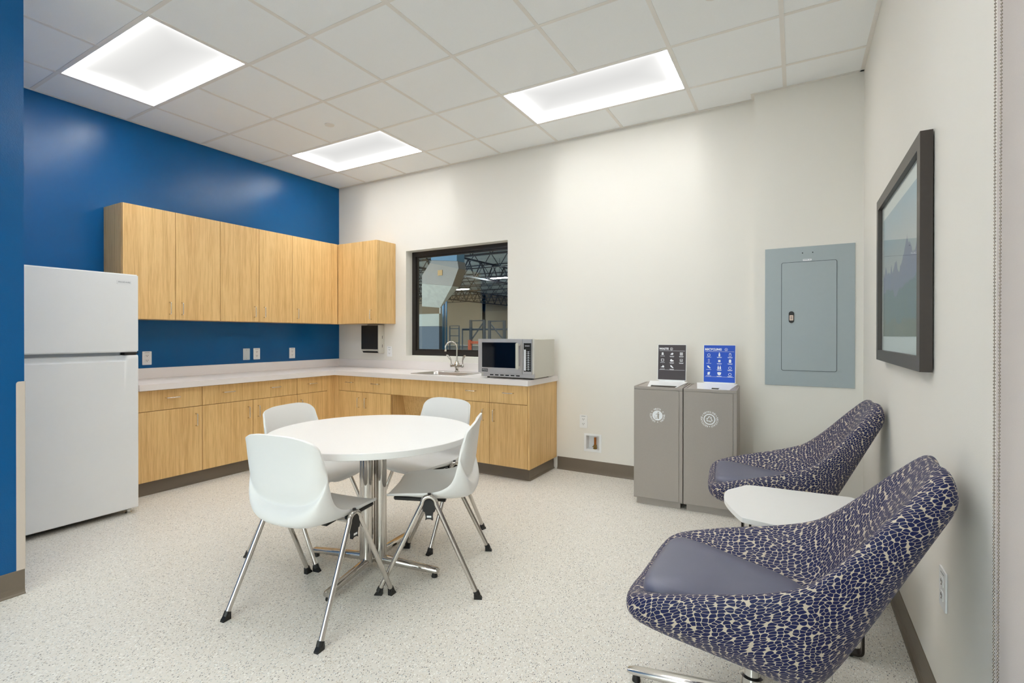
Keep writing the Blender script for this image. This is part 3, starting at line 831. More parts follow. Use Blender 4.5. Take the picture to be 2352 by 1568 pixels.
# ------------------------------------------------------------------ microwave
MX0, MX1, MY0, MY1, MZ0, MZ1 = 2.392, 2.945, -0.555, -0.135, 0.908, 1.203
t = TH('microwave', (2.67, -0.35, 0.86), 'stainless steel commercial microwave on the right end of the counter', 'microwave')
bm = B(); box(bm, MX0 + 0.012, MX1 - 0.006, MY0 + 0.03, MY1, 0.872, MZ1 - 0.002, 0.003); emit('case', bm, M['steel_paint'], t)
bm = B(); box(bm, MX0 + 0.045, MX1 - 0.004, MY0 + 0.012, MY0 + 0.0295, 0.876, MZ0 - 0.0005, 0.001); vb = emit('vent_strip', bm, M['steel_h'], t)
bm = B()
for k in range(6): box(bm, MX0 + 0.115 + k * 0.052, MX0 + 0.150 + k * 0.052, MY0 + 0.0105, MY0 + 0.0115, 0.886, 0.895)
emit('vent_slots', bm, M['dark_slot'], vb, off=t.off)
DX = MX1 - 0.112
bm = B(); grid_solid(bm, [MX0, MX0 + 0.038, DX - 0.052, DX], [MZ0, MZ0 + 0.046, MZ1 - 0.030, MZ1], lambda i, j: not (i == 1 and j == 1), lambda a, b, q: (a, q, b), MY0, MY0 + 0.029)
d = emit('door', bm, M['steel_h'], t)
bm = B(); box(bm, MX0 + 0.0385, DX - 0.0525, MY0 + 0.004, MY0 + 0.010, MZ0 + 0.0465, MZ1 - 0.0305); emit('door_glass', bm, M['blackglass'], d, off=t.off)
bm = B(); hxc = DX - 0.030
box(bm, hxc - 0.013, hxc + 0.013, MY0 - 0.046, MY0 - 0.030, MZ0 + 0.040, MZ1 - 0.034, 0.004, 2)
for zz in (MZ0 + 0.058, MZ1 - 0.050): bar(bm, (hxc, MY0, zz), (hxc, MY0 - 0.031, zz), 0.018, 0.016, bev=0.002)
emit('handle', bm, M['steel_paint'], d, off=t.off)
bm = B(); box(bm, MX0 + 0.038, MX0 + 0.100, MY0 - 0.0012, MY0 - 0.0002, MZ0 + 0.010, MZ0 + 0.034); bd = emit('badge', bm, M['black'], d, off=t.off)
bm = B(); glyphs(bm, 'AMANA', 0.016, lambda a, b, q: (MX0 + 0.069 + a, MY0 - 0.0018 + q * 0.2, MZ0 + 0.022 + b), 'CENTER', 0.001)
emit('badge_lettering', bm, M['sign_white'], t)
bm = B(); box(bm, DX + 0.002, MX1 - 0.022, MY0, MY0 + 0.029, MZ0, MZ1, 0.001); cp = emit('control_panel', bm, M['steel_h'], t)
bm = B(); box(bm, MX1 - 0.020, MX1, MY0 + 0.002, MY0 + 0.029, MZ0, MZ1, 0.002); emit('side_trim', bm, M['steel_paint'], t)
bm = B(); box(bm, DX + 0.014, MX1 - 0.028, MY0 - 0.0015, MY0 - 0.0002, MZ0 + 0.022, MZ1 - 0.034); kp = emit('keypad', bm, M['black'], cp, off=t.off)
bm = B(); box(bm, DX + 0.018, DX + 0.034, MY0 - 0.0028, MY0 - 0.0016, MZ0 + 0.03, MZ1 - 0.088)
emit('label_strip', bm, M['sign_white'], cp, off=t.off)
bm = B()
for k in range(11):
    z = MZ0 + 0.036 + k * 0.0148
    box(bm, DX + 0.052, DX + 0.062, MY0 - 0.0028, MY0 - 0.0016, z, z + 0.007)
    box(bm, DX + 0.038, DX + 0.048, MY0 - 0.0028, MY0 - 0.0016, z + 0.005, z + 0.0062)
    box(bm, DX + 0.066, DX + 0.076, MY0 - 0.0028, MY0 - 0.0016, z + 0.005, z + 0.0062)
for k in range(5): box(bm, DX + 0.026 + k * 0.009, DX + 0.032 + k * 0.009, MY0 - 0.0028, MY0 - 0.0016, MZ1 - 0.060, MZ1 - 0.055)
emit('key_legends', bm, M['sign_white'], cp, off=t.off)
for (xx, yy) in ((MX0 + 0.07, MY0 + 0.06), (MX1 - 0.045, MY0 + 0.055), (MX0 + 0.07, MY1 - 0.04), (MX1 - 0.06, MY1 - 0.04)):
    bm = B(); lathe(bm, (xx, yy, 0.8602), [(0.011, 0), (0.011, 0.0125)], 12); emit('foot', bm, M['black'], t)

# ------------------------------------------------------------------ paper towel dispenser
t = TH('paper_towel_dispenser', (0.615, 0.0, 1.03), 'stainless paper towel dispenser on the white wall under the corner cabinet', 'dispenser')
bm = B(); pf = [(-0.001, 1.352), (-0.102, 1.352), (-0.102, 1.066), (-0.080, 1.030), (-0.001, 1.030)]
prism(bm, pf, lambda a, b: (0.482, a, b), lambda a, b: (0.749, a, b)); bmesh.ops.bevel(bm, geom=list(bm.edges), offset=0.003, segments=2, affect='EDGES')
emit('case', bm, M['steel_paint'], t)
bm = B(); box(bm, 0.486, 0.745, -0.1055, -0.1025, 1.074, 1.346, 0.001); emit('front_door', bm, M['steel_reflect'], t)
bm = B(); prism(bm, [(-0.1028, 1.052), (-0.0905, 1.034), (-0.0895, 1.0345), (-0.1015, 1.053)], lambda a, b: (0.505, a - 0.001, b), lambda a, b: (0.738, a - 0.001, b)); emit('paper_slot', bm, M['dark_slot'], t)
bm = B()
for z in (1.095, 1.195): box(bm, 0.7495, 0.7503, -0.040, -0.034, z, z + 0.034)
emit('lock_slots', bm, M['dark_slot'], t)

# ------------------------------------------------------------------ outlets / switches
def outlet(c, axis, label, kind='duplex', w=0.072, h=0.116):
    """axis: '+x' on the blue wall, '-y' on the back wall, '-x' on the right wall"""
    c = Vector(c)
    fn = {'+x': lambda a, b, q: c + Vector((q, a, b)), '-y': lambda a, b, q: c + Vector((a, -q, b)), '-x': lambda a, b, q: c + Vector((-q, -a, b))}[axis]
    nm = {'duplex': 'wall_outlet', 'blank': 'blank_wall_plate', 'switch': 'wall_switch'}[kind]
    t = TH(nm, c, label, 'outlet' if kind == 'duplex' else 'wall plate', 'wall plates')
    def pbox(bm, a0, a1, b0, b1, q0, q1, r=0.002):
        prism(bm, rrect(a0, a1, b0, b1, r, 3), lambda a, b: fn(a, b, q0), lambda a, b: fn(a, b, q1))
    bm = B(); pbox(bm, -w / 2, w / 2, -h / 2, h / 2, 0.0008, 0.0055, 0.004); emit('plate', bm, M['pwhite'] if kind != 'blank' else M['panel_pale'], t)
    if kind == 'duplex':
        for s in (-1, 1):
            bm = B(); pbox(bm, -0.0165, 0.0165, s * 0.021 - 0.0145, s * 0.021 + 0.0145, 0.0055, 0.0075, 0.006); rc = emit('receptacle', bm, M['pwhite'], t)
            bm = B()
            for q in (-0.0065, 0.0065): pbox(bm, q - 0.0014, q + 0.0014, s * 0.021 - 0.002, s * 0.021 + 0.007, 0.0075, 0.0080, 0.0005)
            pbox(bm, -0.0028, 0.0028, s * 0.021 - 0.010, s * 0.021 - 0.005, 0.0075, 0.0080, 0.002)
            emit('slots', bm, M['dark_slot'], rc, off=t.off)
        bm = B(); pbox(bm, -0.019, 0.019, 0.045, 0.0485, 0.0055, 0.0058, 0.0005); emit('label_strip', bm, M['fridge_grey'], t)
    elif kind == 'blank':
        for s in (-1, 1):
            bm = B(); pbox(bm, -0.003, 0.003, s * 0.042 - 0.003, s * 0.042 + 0.003, 0.0055, 0.0065, 0.0028)
            emit('screw', bm, M['nickel'], t)
M['panel_pale'] = plain('pale_grey_plate', (196, 206, 212), 0.4)
outlet((0, -2.119, 1.036), '+x', 'white duplex outlet on the blue wall beside the refrigerator')
outlet((0, -1.208, 1.041), '+x', 'pale grey blank plate on the blue wall under the middle cabinet', 'blank')
outlet((0, -1.095, 1.042), '+x', 'white duplex outlet beside the grey blank plate on the blue wall')
outlet((0, -0.669, 1.037), '+x', 'white duplex outlet on the blue wall nearest the room corner')
outlet((0.829, 0, 1.050), '-y', 'white duplex outlet right of the paper towel dispenser')
outlet((3.165, 0, 0.458), '-y', 'white duplex outlet on the white wall above the recessed valve box')
outlet((W, -2.272, 0.459), '-x', 'white duplex outlet low on the right wall behind the front lounge chair', w=0.078, h=0.120)

# recessed valve box
t = TH('valve_box', (3.25, 0, 0.20), 'recessed white supply box with a copper stub, low on the white wall', 'supply box')
bm = B(); grid_solid(bm, [3.171, VX0, VX1, 3.332], [0.194, VZ0, VZ1, 0.354], lambda i, j: not (i == 1 and j == 1), lambda a, b, q: (a, q, b), -0.004, -0.0005)
emit('frame', bm, M['pwhite'], t)
bm = B(); box(bm, VX0 + 0.0005, VX1 - 0.0005, 0.070, 0.074, VZ0, VZ1)
for a in ((VX0 + 0.0002, VX0 + 0.002), (VX1 - 0.002, VX1 - 0.0002)): box(bm, a[0], a[1], 0.0, 0.07, VZ0 + 0.0002, VZ1 - 0.0002)
box(bm, VX0 + 0.002, VX1 - 0.002, 0.0, 0.07, VZ0 + 0.0002, VZ0 + 0.002); box(bm, VX0 + 0.002, VX1 - 0.002, 0.0, 0.07, VZ1 - 0.002, VZ1 - 0.0002)
emit('box_liner', bm, M['pwhite'], t)
bm = B(); tube(bm, [(3.263, 0.03, 0.245), (3.263, 0.03, 0.318)], 0.010, 14); emit('copper_stub', bm, M['copper'], t, 0.7)
bm = B(); lathe(bm, (3.263, 0.03, 0.2145), [(0.014, 0), (0.018, 0.004), (0.018, 0.010), (0.011, 0.014), (0.011, 0.024), (0.015, 0.026), (0.015, 0.036), (0.010, 0.040)], 12)
tube(bm, [(3.243, 0.02, 0.236), (3.283, 0.02, 0.236)], 0.005, 8)
emit('valve', bm, M['brass'], t, 0.5)

# ------------------------------------------------------------------ refrigerator
FXF = 0.873; FY0, FY1 = -3.330, -2.563
t = TH('refrigerator', (0.45, (FY0 + FY1) / 2, 0), 'white top-freezer refrigerator standing against the blue wall', 'refrigerator')
bm = B(); box(bm, 0.08, FXF - 0.072, FY0 + 0.004, FY1 - 0.004, 0.045, 1.640, 0.004); emit('cabinet', bm, M['fridge'], t)
bm = B(); box(bm, FXF - 0.0715, FXF - 0.060, FY0 + 0.014, FY1 - 0.014, 0.06, 1.63); emit('gasket', bm, M['fridge_grey'], t)
bm = B(); box(bm, FXF - 0.060, FXF, FY0, FY1, 1.117, 1.653, 0.007, 3); fd = emit('freezer_door', bm, M['fridge'], t, 0.6)
# fresh-food door with a scooped top grip that dies out before the hinge side
def scoop(y):
    q = (y - (FY1 - 0.115)) / 0.055
    q = max(0, min(1, q)); return 1 - q * q * (3 - 2 * q)
bm = B(); prev = None
ys = [FY0, FY0 + 0.006] + [FY0 + 0.006 + k * (FY1 - 0.13 - FY0 - 0.006) / 6 for k in range(1, 7)] + [FY1 - 0.13 + k * 0.01 for k in range(1, 9)] + [FY1 - 0.006, FY1]
for y in ys:
    s = scoop(y); e = 0.006 if y in (FY0, FY1) else 0.0
    f = FXF - e
    zt = 1.096
    prof = [(FXF - 0.060, 0.038), (f - 0.006, 0.038), (f, 0.044), (f, 0.30), (f, 0.80), (f, 1.054), (f - 0.010 * s, 1.058), (f - 0.024 * s, 1.066), (f - 0.036 * s, zt - 0.012), (f - 0.006 - 0.036 * s, zt), (FXF - 0.060, zt)]
    ring_ = [bm.verts.new((a, y, b)) for a, b in prof]
    if prev:
        n = len(ring_)
        for k in range(n): bm.faces.new((prev[k], prev[(k + 1) % n], ring_[(k + 1) % n], ring_[k]))
    else: bm.faces.new(ring_)
    prev = ring_
bm.faces.new(list(reversed(prev)))
emit('refrigerator_door', bm, M['fridge'], t, 0.5)
bm = B(); box(bm, FXF - 0.058, FXF - 0.034, FY0 + 0.004, FY1 - 0.10, 1.0965, 1.1165); emit('grip_recess_shade', bm, M['fridge_grey'], t)  # grey block, shade of the grip scoop put into its colour
bm = B(); box(bm, FXF - 0.055, FXF - 0.004, FY1 - 0.085, FY1 - 0.012, 1.0965, 1.1165, 0.002); emit('hinge', bm, M['black'], t)
bm = B(); box(bm, FXF - 0.070, FXF - 0.030, FY1 - 0.010, FY1 + 0.010, 1.106, 1.115, 0.001); emit('hinge_bracket', bm, M['black'], t)
bm = B(); prism(bm, rrect(-2.694, -2.606, 1.580, 1.608, 0.006, 4), lambda a, b: (FXF + 0.0002, a, b), lambda a, b: (FXF + 0.0022, a, b)); emit('badge', bm, M['pwhite'], fd, off=t.off)
bm = B(); glyphs(bm, 'FRIGIDAIRE', 0.0145, lambda a, b, q: (FXF + 0.0026 + q * 0.3, -2.650 + a, 1.594 + b), 'CENTER', 0.001)
emit('badge_lettering', bm, M['fridge_grey'], fd, off=t.off)
bm = B(); box(bm, FXF - 0.10, FXF - 0.06, FY0 + 0.02, FY1 - 0.02, 0.02, 0.044); emit('base_grille', bm, M['black'], t)
for y in (FY0 + 0.04, FY1 - 0.045):
    bm = B(); lathe(bm, (FXF - 0.045, y, 0.0), [(0.018, 0), (0.019, 0.008), (0.012, 0.012), (0.012, 0.018), (0.017, 0.020), (0.017, 0.028), (0.008, 0.030), (0.008, 0.038)], 14); emit('levelling_foot', bm, M['alu'], t, 0.6)
    bm = B(); lathe(bm, (0.14, y, 0.0), [(0.018, 0), (0.018, 0.045)], 12); emit('rear_roller', bm, M['black'], t)

# ------------------------------------------------------------------ electrical panel
PY = -0.0955
t = TH('electrical_panel', (4.886, PY, 0.873), 'large blue-grey steel electrical panel cover on the right end of the back wall', 'electrical panel')
DX0, DX1, DZ0, DZ1 = 4.722, 5.053, 0.984, 1.758
bm = B(); box(bm, 4.615, 5.158, PY - 0.006, PY, 0.873, 1.867, 0.001); emit('cover', bm, M['panel'], t)
bm = B(); prism(bm, rrect(DX0 - 0.003, DX1 + 0.003, DZ0 - 0.003, DZ1 + 0.003, 0.014), lambda a, b: (a, PY - 0.0062, b), lambda a, b: (a, PY - 0.0066, b)); emit('door_gap', bm, M['panel_line'], t)
bm = B(); prism(bm, rrect(DX0, DX1, DZ0, DZ1, 0.012), lambda a, b: (a, PY - 0.0068, b), lambda a, b: (a, PY - 0.0100, b)); pd = emit('door', bm, M['panel'], t)
bm = B(); prism(bm, rrect(4.766, 4.800, 1.324, 1.408, 0.017, 6), lambda a, b: (a, PY - 0.0102, b), lambda a, b: (a, PY - 0.0135, b)); emit('latch', bm, M['black'], pd, off=t.off)
bm = B(); box(bm, 4.771, 4.795, PY - 0.016, PY - 0.0136, 1.342, 1.380, 0.001); emit('latch_tab', bm, plain('pale_pink_latch_tab', (222, 200, 186), 0.5), pd, off=t.off)
bm = B()
for z in (1.352, 1.360, 1.368): box(bm, 4.777, 4.789, PY - 0.0168, PY - 0.0161, z, z + 0.003)
emit('latch_marks', bm, M['black'], pd, off=t.off)
bm = B(); box(bm, 4.853, 4.905, PY - 0.0072, PY - 0.0063, 1.765, 1.777); emit('label', bm, M['sign_white'], t)
bm = B()
for k in range(8):
    if k != 5: box(bm, 4.857 + k * 0.0056, 4.861 + k * 0.0056, PY - 0.0078, PY - 0.0073, 1.769, 1.774)
emit('label_marks', bm, M['fridge_grey'], t)
for x in (4.850, 4.912):
    bm = B(); lathe(bm, (x, PY - 0.0062, 1.822), [(0.004, 0), (0.003, -0.002)], 10, 'y'); emit('screw', bm, M['black'], t)

# ------------------------------------------------------------------ framed picture on the right wall
t = TH('framed_picture', (W, -1.62, 1.108), 'dark framed landscape print with a wide white mat on the right wall', 'picture')
QY0, QY1, QZ0, QZ1 = -2.130, -1.078, 1.112, 1.915
bm = B(); fwid = 0.050
grid_solid(bm, [QY0, QY0 + fwid, QY1 - fwid, QY1], [QZ0, QZ0 + fwid, QZ1 - fwid, QZ1], lambda i, j: not (i == 1 and j == 1), lambda a, b, q: (q, a, b), W - 0.038, W - 0.004)
emit('frame', bm, M['picframe'], t)
bm = B(); box(bm, W - 0.020, W - 0.016, QY0 + 0.045, QY1 - 0.045, QZ0 + 0.045, QZ1 - 0.045); emit('mat_board', bm, M['mat'], t)
pz0, pz1, py0, py1 = QZ0 + 0.118, QZ1 - 0.27, QY0 + 0.105, QY1 - 0.105
bm = B(); box(bm, W - 0.0215, W - 0.0202, py0, py1, pz0, QZ1 - 0.118)
emit('print', bm, landscape_mat(0, pz0 - 1.108, QZ1 - 0.118 - 1.108, py0 + 1.62, py1 + 1.62), t)
bm = B(); box(bm, W - 0.026, W - 0.024, QY0 + 0.048, QY1 - 0.048, QZ0 + 0.048, QZ1 - 0.048); emit('glazing', bm, M['picglass'], t)

# ------------------------------------------------------------------ roller shade and its bead chains
t = TH('roller_shade', (W - 0.02, -3.7, 0.0), 'mauve-grey roller shade at the right edge of the photo', 'roller shade')
bm = B(); box(bm, W - 0.0160, W - 0.0150, -4.75, -2.792, 0.05, 2.95); emit('shade_cloth', bm, M['shade'], t)
bm = B(); tube(bm, [(W - 0.034, -4.78, 2.972), (W - 0.034, -2.78, 2.972)], 0.022, 16); emit('roller_tube', bm, M['alu'], t, 0.8)
bm = B(); box(bm, W - 0.022, W - 0.009, -4.75, -2.792, 0.03, 0.055, 0.003); emit('hem_bar', bm, M['shade'], t)
bm = B(); box(bm, W - 0.030, W - 0.001, -2.800, -2.779, 2.95, 3.015, 0.002); emit('bracket', bm, M['pwhite'], t)
t = TH('bead_chain', (W - 0.03, -2.86, 0.3), 'metal bead pull chain loop hanging beside the roller shade', 'chain')
ico = []
for (y0, y1) in ((-2.832, -2.838), (-2.880, -2.862)):
    bm = B(); z = 2.93; k = 0
    while z > 0.32:
        q = (2.93 - z) / 2.6
        c = Vector((W - 0.030, y0 + (y1 - y0) * q, z))
        n = 6; r = 0.0024
        top = bm.verts.new(c + Vector((0, 0, r))); bot = bm.verts.new(c - Vector((0, 0, r)))
        ra = [bm.verts.new(c + Vector((r * 0.87 * math.cos(2 * PI * i / n), r * 0.87 * math.sin(2 * PI * i / n), r * 0.5))) for i in range(n)]
        rb = [bm.verts.new(c + Vector((r * 0.87 * math.cos(2 * PI * i / n), r * 0.87 * math.sin(2 * PI * i / n), -r * 0.5))) for i in range(n)]
        for i in range(n):
            j = (i + 1) % n
            bm.faces.new((ra[i], ra[j], top)); bm.faces.new((rb[j], rb[i], bot)); bm.faces.new((ra[i], rb[i], rb[j], ra[j]))
        z -= 0.0072; k += 1
    tube(bm, [(W - 0.030, y0, 2.93), (W - 0.030, y1, 0.32)], 0.0006, 4)
    o = emit('bead_strand', bm, M['bead'], t, True); o['kind'] = 'stuff'

# ------------------------------------------------------------------ bins
def sign_shapes(bm, fn, items):
    for it in items:
        k = it[0]
        if k == 'r': _, a0, a1, b0, b1 = it; prism(bm, [(a0, b0), (a1, b0), (a1, b1), (a0, b1)], lambda a, b: fn(a, b, 0.0004), lambda a, b: fn(a, b, 0.0010))
        elif k == 'p': prism(bm, it[1], lambda a, b: fn(a, b, 0.0004), lambda a, b: fn(a, b, 0.0010))
        elif k == 'o':      # ring
            _, ca, cb, r0, r1 = it; n = 20
            for q in range(n):
                t0, t1 = 2 * PI * q / n, 2 * PI * (q + 1) / n
                prism(bm, [(ca + r0 * math.cos(t0), cb + r0 * math.sin(t0)), (ca + r1 * math.cos(t0), cb + r1 * math.sin(t0)), (ca + r1 * math.cos(t1), cb + r1 * math.sin(t1)), (ca + r0 * math.cos(t1), cb + r0 * math.sin(t1))],
                      lambda a, b: fn(a, b, 0.0004), lambda a, b: fn(a, b, 0.0010))
def frame_rect(a0, a1, b0, b1, w=0.0018):
    return [('r', a0, a1, b0, b0 + w), ('r', a0, a1, b1 - w, b1), ('r', a0, a0 + w, b0, b1), ('r', a1 - w, a1, b0, b1)]
def caption(ca, cb, w, lines=2):
    return [('r', ca - w * (0.5 - 0.08 * k), ca + w * (0.5 - 0.08 * k), cb - 0.0042 * k - 0.0022, cb - 0.0042 * k) for k in range(lines)]
def icon(kind, ca, cb):
    s = 1
    if kind == 'bag': return [('p', [(ca - .008, cb - .010), (ca + .008, cb - .010), (ca + .006, cb + .010), (ca - .006, cb + .010)])]
    if kind == 'wrap': return [('p', [(ca - .012, cb - .006), (ca + .006, cb - .009), (ca + .012, cb + .004), (ca + .002, cb + .009), (ca - .006, cb + .002)])]
    if kind == 'utensil': return [('r', ca - .010, ca - .005, cb - .012, cb + .012), ('r', ca - .002, ca + .002, cb - .012, cb + .012), ('r', ca + .005, ca + .010, cb - .012, cb + .012)]
    if kind == 'napkin': return frame_rect(ca - .011, ca + .011, cb - .010, cb + .010, .003)
    if kind == 'food': return [('p', [(ca - .014, cb - .006), (ca - .004, cb - .011), (ca + .014, cb - .008), (ca + .013, cb - .001), (ca + .002, cb + .003), (ca - .004, cb + .011), (ca - .010, cb + .006)])]
    if kind == 'foil': return frame_rect(ca - .010, ca + .010, cb - .009, cb + .011, .0025) + [('r', ca - .006, ca + .006, cb - .003, cb)]
    if kind == 'shoe': return [('p', [(ca - .015, cb - .005), (ca + .012, cb - .008), (ca + .013, cb + .004), (ca + .003, cb + .009), (ca - .002, cb + .001)])]
    if kind == 'pen': return [('p', [(ca - .012, cb + .010), (ca - .003, cb + .011), (ca + .013, cb - .007), (ca + .008, cb - .011), (ca - .008, cb - .001)])]
    if kind == 'bottle': return [('p', [(ca - .0055, cb - .014), (ca + .0055, cb - .014), (ca + .006, cb + .002), (ca + .003, cb + .008), (ca + .003, cb + .015), (ca - .003, cb + .015), (ca - .003, cb + .008), (ca - .006, cb + .002)])]
    if kind == 'bottle2': return [x for d in (-.007, .007) for x in [('p', [(ca + d - .005, cb - .014), (ca + d + .005, cb - .014), (ca + d + .005, cb), (ca + d + .002, cb + .007), (ca + d + .002, cb + .013), (ca + d - .002, cb + .013), (ca + d - .002, cb + .007), (ca + d - .005, cb)])]]
    if kind == 'jug': return frame_rect(ca - .008, ca + .008, cb - .012, cb + .006, .002) + [('p', [(ca - .008, cb + .006), (ca, cb + .014), (ca + .008, cb + .006), (ca + .005, cb + .006), (ca, cb + .011), (ca - .005, cb + .006)])]
    if kind == 'can': return [('p', [(ca - .008, cb - .012), (ca + .008, cb - .012), (ca + .008, cb + .009), (ca + .004, cb + .013), (ca - .004, cb + .013), (ca - .008, cb + .009)])]
    if kind == 'cup': return frame_rect(ca - .005, ca + .005, cb - .012, cb + .012, .0016)
    if kind == 'lid': return [('r', ca - .008, ca + .008, cb - .009, cb + .008)]
    if kind == 'arch': return [('o', ca, cb - .004, .008, .0105)]
    if kind == 'bowl': return [('p', [(ca - .014, cb + .008), (ca - .010, cb - .008), (ca, cb - .013), (ca + .010, cb - .008), (ca + .014, cb + .008), (ca + .005, cb + .011), (ca - .005, cb + .011)])]
    if kind == 'paper': return [('p', [(ca - .009, cb - .011), (ca + .006, cb - .011), (ca + .010, cb + .011), (ca - .007, cb + .009)])]
    return frame_rect(ca - .010, ca + .010, cb - .009, cb + .009)

def arc_text(bm, text, r, a0, a1, size, fn):
    """letters standing around a circle from angle a0 to a1 (degrees, clockwise from the top)"""
    n = len(text)
    for i, ch in enumerate(text):
        if ch == ' ': continue
        a = math.radians(a0 + (a1 - a0) * (i + 0.5) / n)
        if ch == '*':
            ca, cb = r * math.sin(a), r * math.cos(a)
            prism(bm, [(ca + 0.0035 * math.cos(q * PI / 4), cb + 0.0035 * math.sin(q * PI / 4)) for q in range(8)], lambda x, y: fn(x, y, 0.0002), lambda x, y: fn(x, y, 0.0008))
            continue
        def f2(x, y, q, a=a):
            X = r * math.sin(a) + x * math.cos(a) + y * math.sin(a)
            Y = r * math.cos(a) - x * math.sin(a) + y * math.cos(a)
            return fn(X, Y, 0.0005 + q * 0.3)
        glyphs(bm, ch, size, f2, 'CENTER', 0.0006, 0.0003)

def make_bin(x0, x1, yf, depth, label, kind, rot):
    w_, zt = x1 - x0, 0.862
    cx = (x0 + x1) / 2
    t = TH('waste_bin', (cx, yf + depth / 2, 0), label, 'bin', 'sorting bins')
    c0 = Vector((cx, yf + depth / 2, 0))
    hw, hd = w_ / 2 - 0.002, depth / 2
    def w(bm): return bm
    X0, X1, Y0, Y1 = cx - hw, cx + hw, yf, yf + depth
    th = 0.016
    bm = B(); grid_solid(bm, [X0, X0 + th, X1 - th, X1], [Y0 + 0.002, Y0 + th, Y1 - th, Y1], lambda i, j: not (i == 1 and j == 1), lambda a, b, q: (a, b, q), 0.045, zt)
    emit('body', bm, M['binm'], t)
    bm = B(); box(bm, X0 + 0.0, X1 - 0.024, Y0 - 0.004, Y0 + 0.0018, 0.052, zt - 0.022, 0.001); fp = emit('front_door', bm, M['binm'], t)
    bm = B(); box(bm, X1 - 0.0225, X1, Y0 - 0.003, Y0 + 0.0018, 0.052, zt - 0.022, 0.001); emit('front_stile', bm, M['binm'], t)
    bm = B(); box(bm, X0, X1, Y0 - 0.004, Y0 + 0.0018, zt - 0.020, zt, 0.001); emit('top_rail', bm, M['binm'], t)
    bm = B(); box(bm, X0 + 0.018, X1 - 0.018, Y0 + 0.02, Y1 - 0.02, 0.0, 0.0445); emit('plinth', bm, M['binm'], t)
    bm = B(); box(bm, X0 + th, X1 - th, Y0 + th, Y1 - th, 0.30, 0.31); emit('liner_floor', bm, M['dark_slot'], t)
    # white chute: slopes from the high back edge down to the front
    yb, zb = Y1 - 0.075, zt + 0.016
    yq, zq = Y0 + 0.040, zt - 0.010
    a0, a1 = X0 + 0.050, X1 - 0.010
    b0, b1 = X0 + 0.085, X1 - 0.060
    s0, s1 = (0.10, 0.93) if kind == 'waste' else (0.44, 0.66)
    v0, v1 = (0.62, 0.86) if kind == 'waste' else (0.62, 0.82)
    bm = B()
    us = [0, s0, s1, 1]; vs = [0, v0, v1, 1]
    def pt(u, v, q):
        l = a0 + (b0 - a0) * v; r = a1 + (b1 - a1) * v
        return Vector((l + (r - l) * u, yb + (yq - yb) * v, zb + (zq - zb) * v - q))
    grid_solid(bm, us, vs, lambda i, j: not (i == 1 and j == 1), pt, 0.0, 0.003)
    emit('chute', bm, M['pwhite'], t)
    bm = B()
    for (q0, q1, q2, q3) in (((X0 + th, Y0 + th, zt - 0.003), (X0 + th, Y1 - 0.04, zt - 0.003), (a0, yb, zb - 0.004), (b0, yq, zq)), ((X1 - th, Y0 + th, zt - 0.003), (X1 - th, Y1 - 0.04, zt - 0.003), (a1, yb, zb - 0.004), (b1, yq, zq))):
        va = [bm.verts.new(q) for q in (q0, q1, q2, q3)]; vb = [bm.verts.new(Vector(q) - Vector((0, 0, 0.002))) for q in (q0, q1, q2, q3)]
        bm.faces.new(va); bm.faces.new(list(reversed(vb)))
        for k in range(4): bm.faces.new((va[k], va[(k + 1) % 4], vb[(k + 1) % 4], vb[k]))
    emit('inner_wing', bm, M['binm'], t)
    # emblem on the door
    ec = Vector((cx + (-0.002 if kind == 'waste' else -0.001), Y0 - 0.0042, 0.657))
    fn = lambda a, b, q: ec + Vector((a, -q, b))
    bm = B()
    if kind == 'waste':
        n = 28
        prism(bm, [(0.036 * math.cos(2 * PI * k / n), 0.036 * math.sin(2 * PI * k / n)) for k in range(n)], lambda a, b: fn(a, b, 0.0002), lambda a, b: fn(a, b, 0.0006))
        arc_text(bm, 'WASTE', 0.0465, -30, 30, 0.0165, fn)
        arc_text(bm, 'BASURA', 0.0465, 78, 155, 0.0165, fn)
        arc_text(bm, 'DÉCHETS', 0.0465, 200, 288, 0.0165, fn)
        arc_text(bm, '*', 0.0475, 50, 58, 0.016, fn); arc_text(bm, '*', 0.0475, 302, 310, 0.016, fn); arc_text(bm, '*', 0.0475, 174, 182, 0.016, fn)
    else:
        sign_shapes(bm, fn, [('o', 0, 0, 0.031, 0.038)])
        arc_text(bm, 'RECYCLING', 0.050, -48, 48, 0.0165, fn)
        arc_text(bm, 'RECICLAJE', 0.050, 70, 168, 0.0165, fn)
        arc_text(bm, 'RECYCLAGE', 0.050, 190, 290, 0.0165, fn)
        for q in ((56, 62), (298, 304), (176, 182)): arc_text(bm, '*', 0.050, q[0], q[1], 0.016, fn)
    em = emit('emblem', bm, M['sign_white'], fp, off=t.off)
    bm = B()
    if kind == 'waste':     # figure dropping litter into a basket
        sign_shapes(bm, lambda a, b, q: fn(a, b, q + 0.0003), [('p', [(0.006 + 0.005 * math.cos(k * PI / 5), 0.021 + 0.005 * math.sin(k * PI / 5)) for k in range(10)]),
            ('p', [(0.001, -0.024), (0.011, -0.024), (0.011, -0.004), (0.013, 0.012), (0.010, 0.0145), (0.000, 0.0145), (-0.012, 0.009), (-0.011, 0.006), (0.000, 0.009)]),
            ('p', [(-0.020, -0.002), (-0.018, -0.002), (-0.013, -0.022), (-0.007, -0.022), (-0.003, -0.002), (-0.001, -0.002), (-0.005, -0.025), (-0.015, -0.025)])])
        emit('emblem_figure', bm, M['binm'], fp, off=t.off)
    else:                   # three chasing arrows
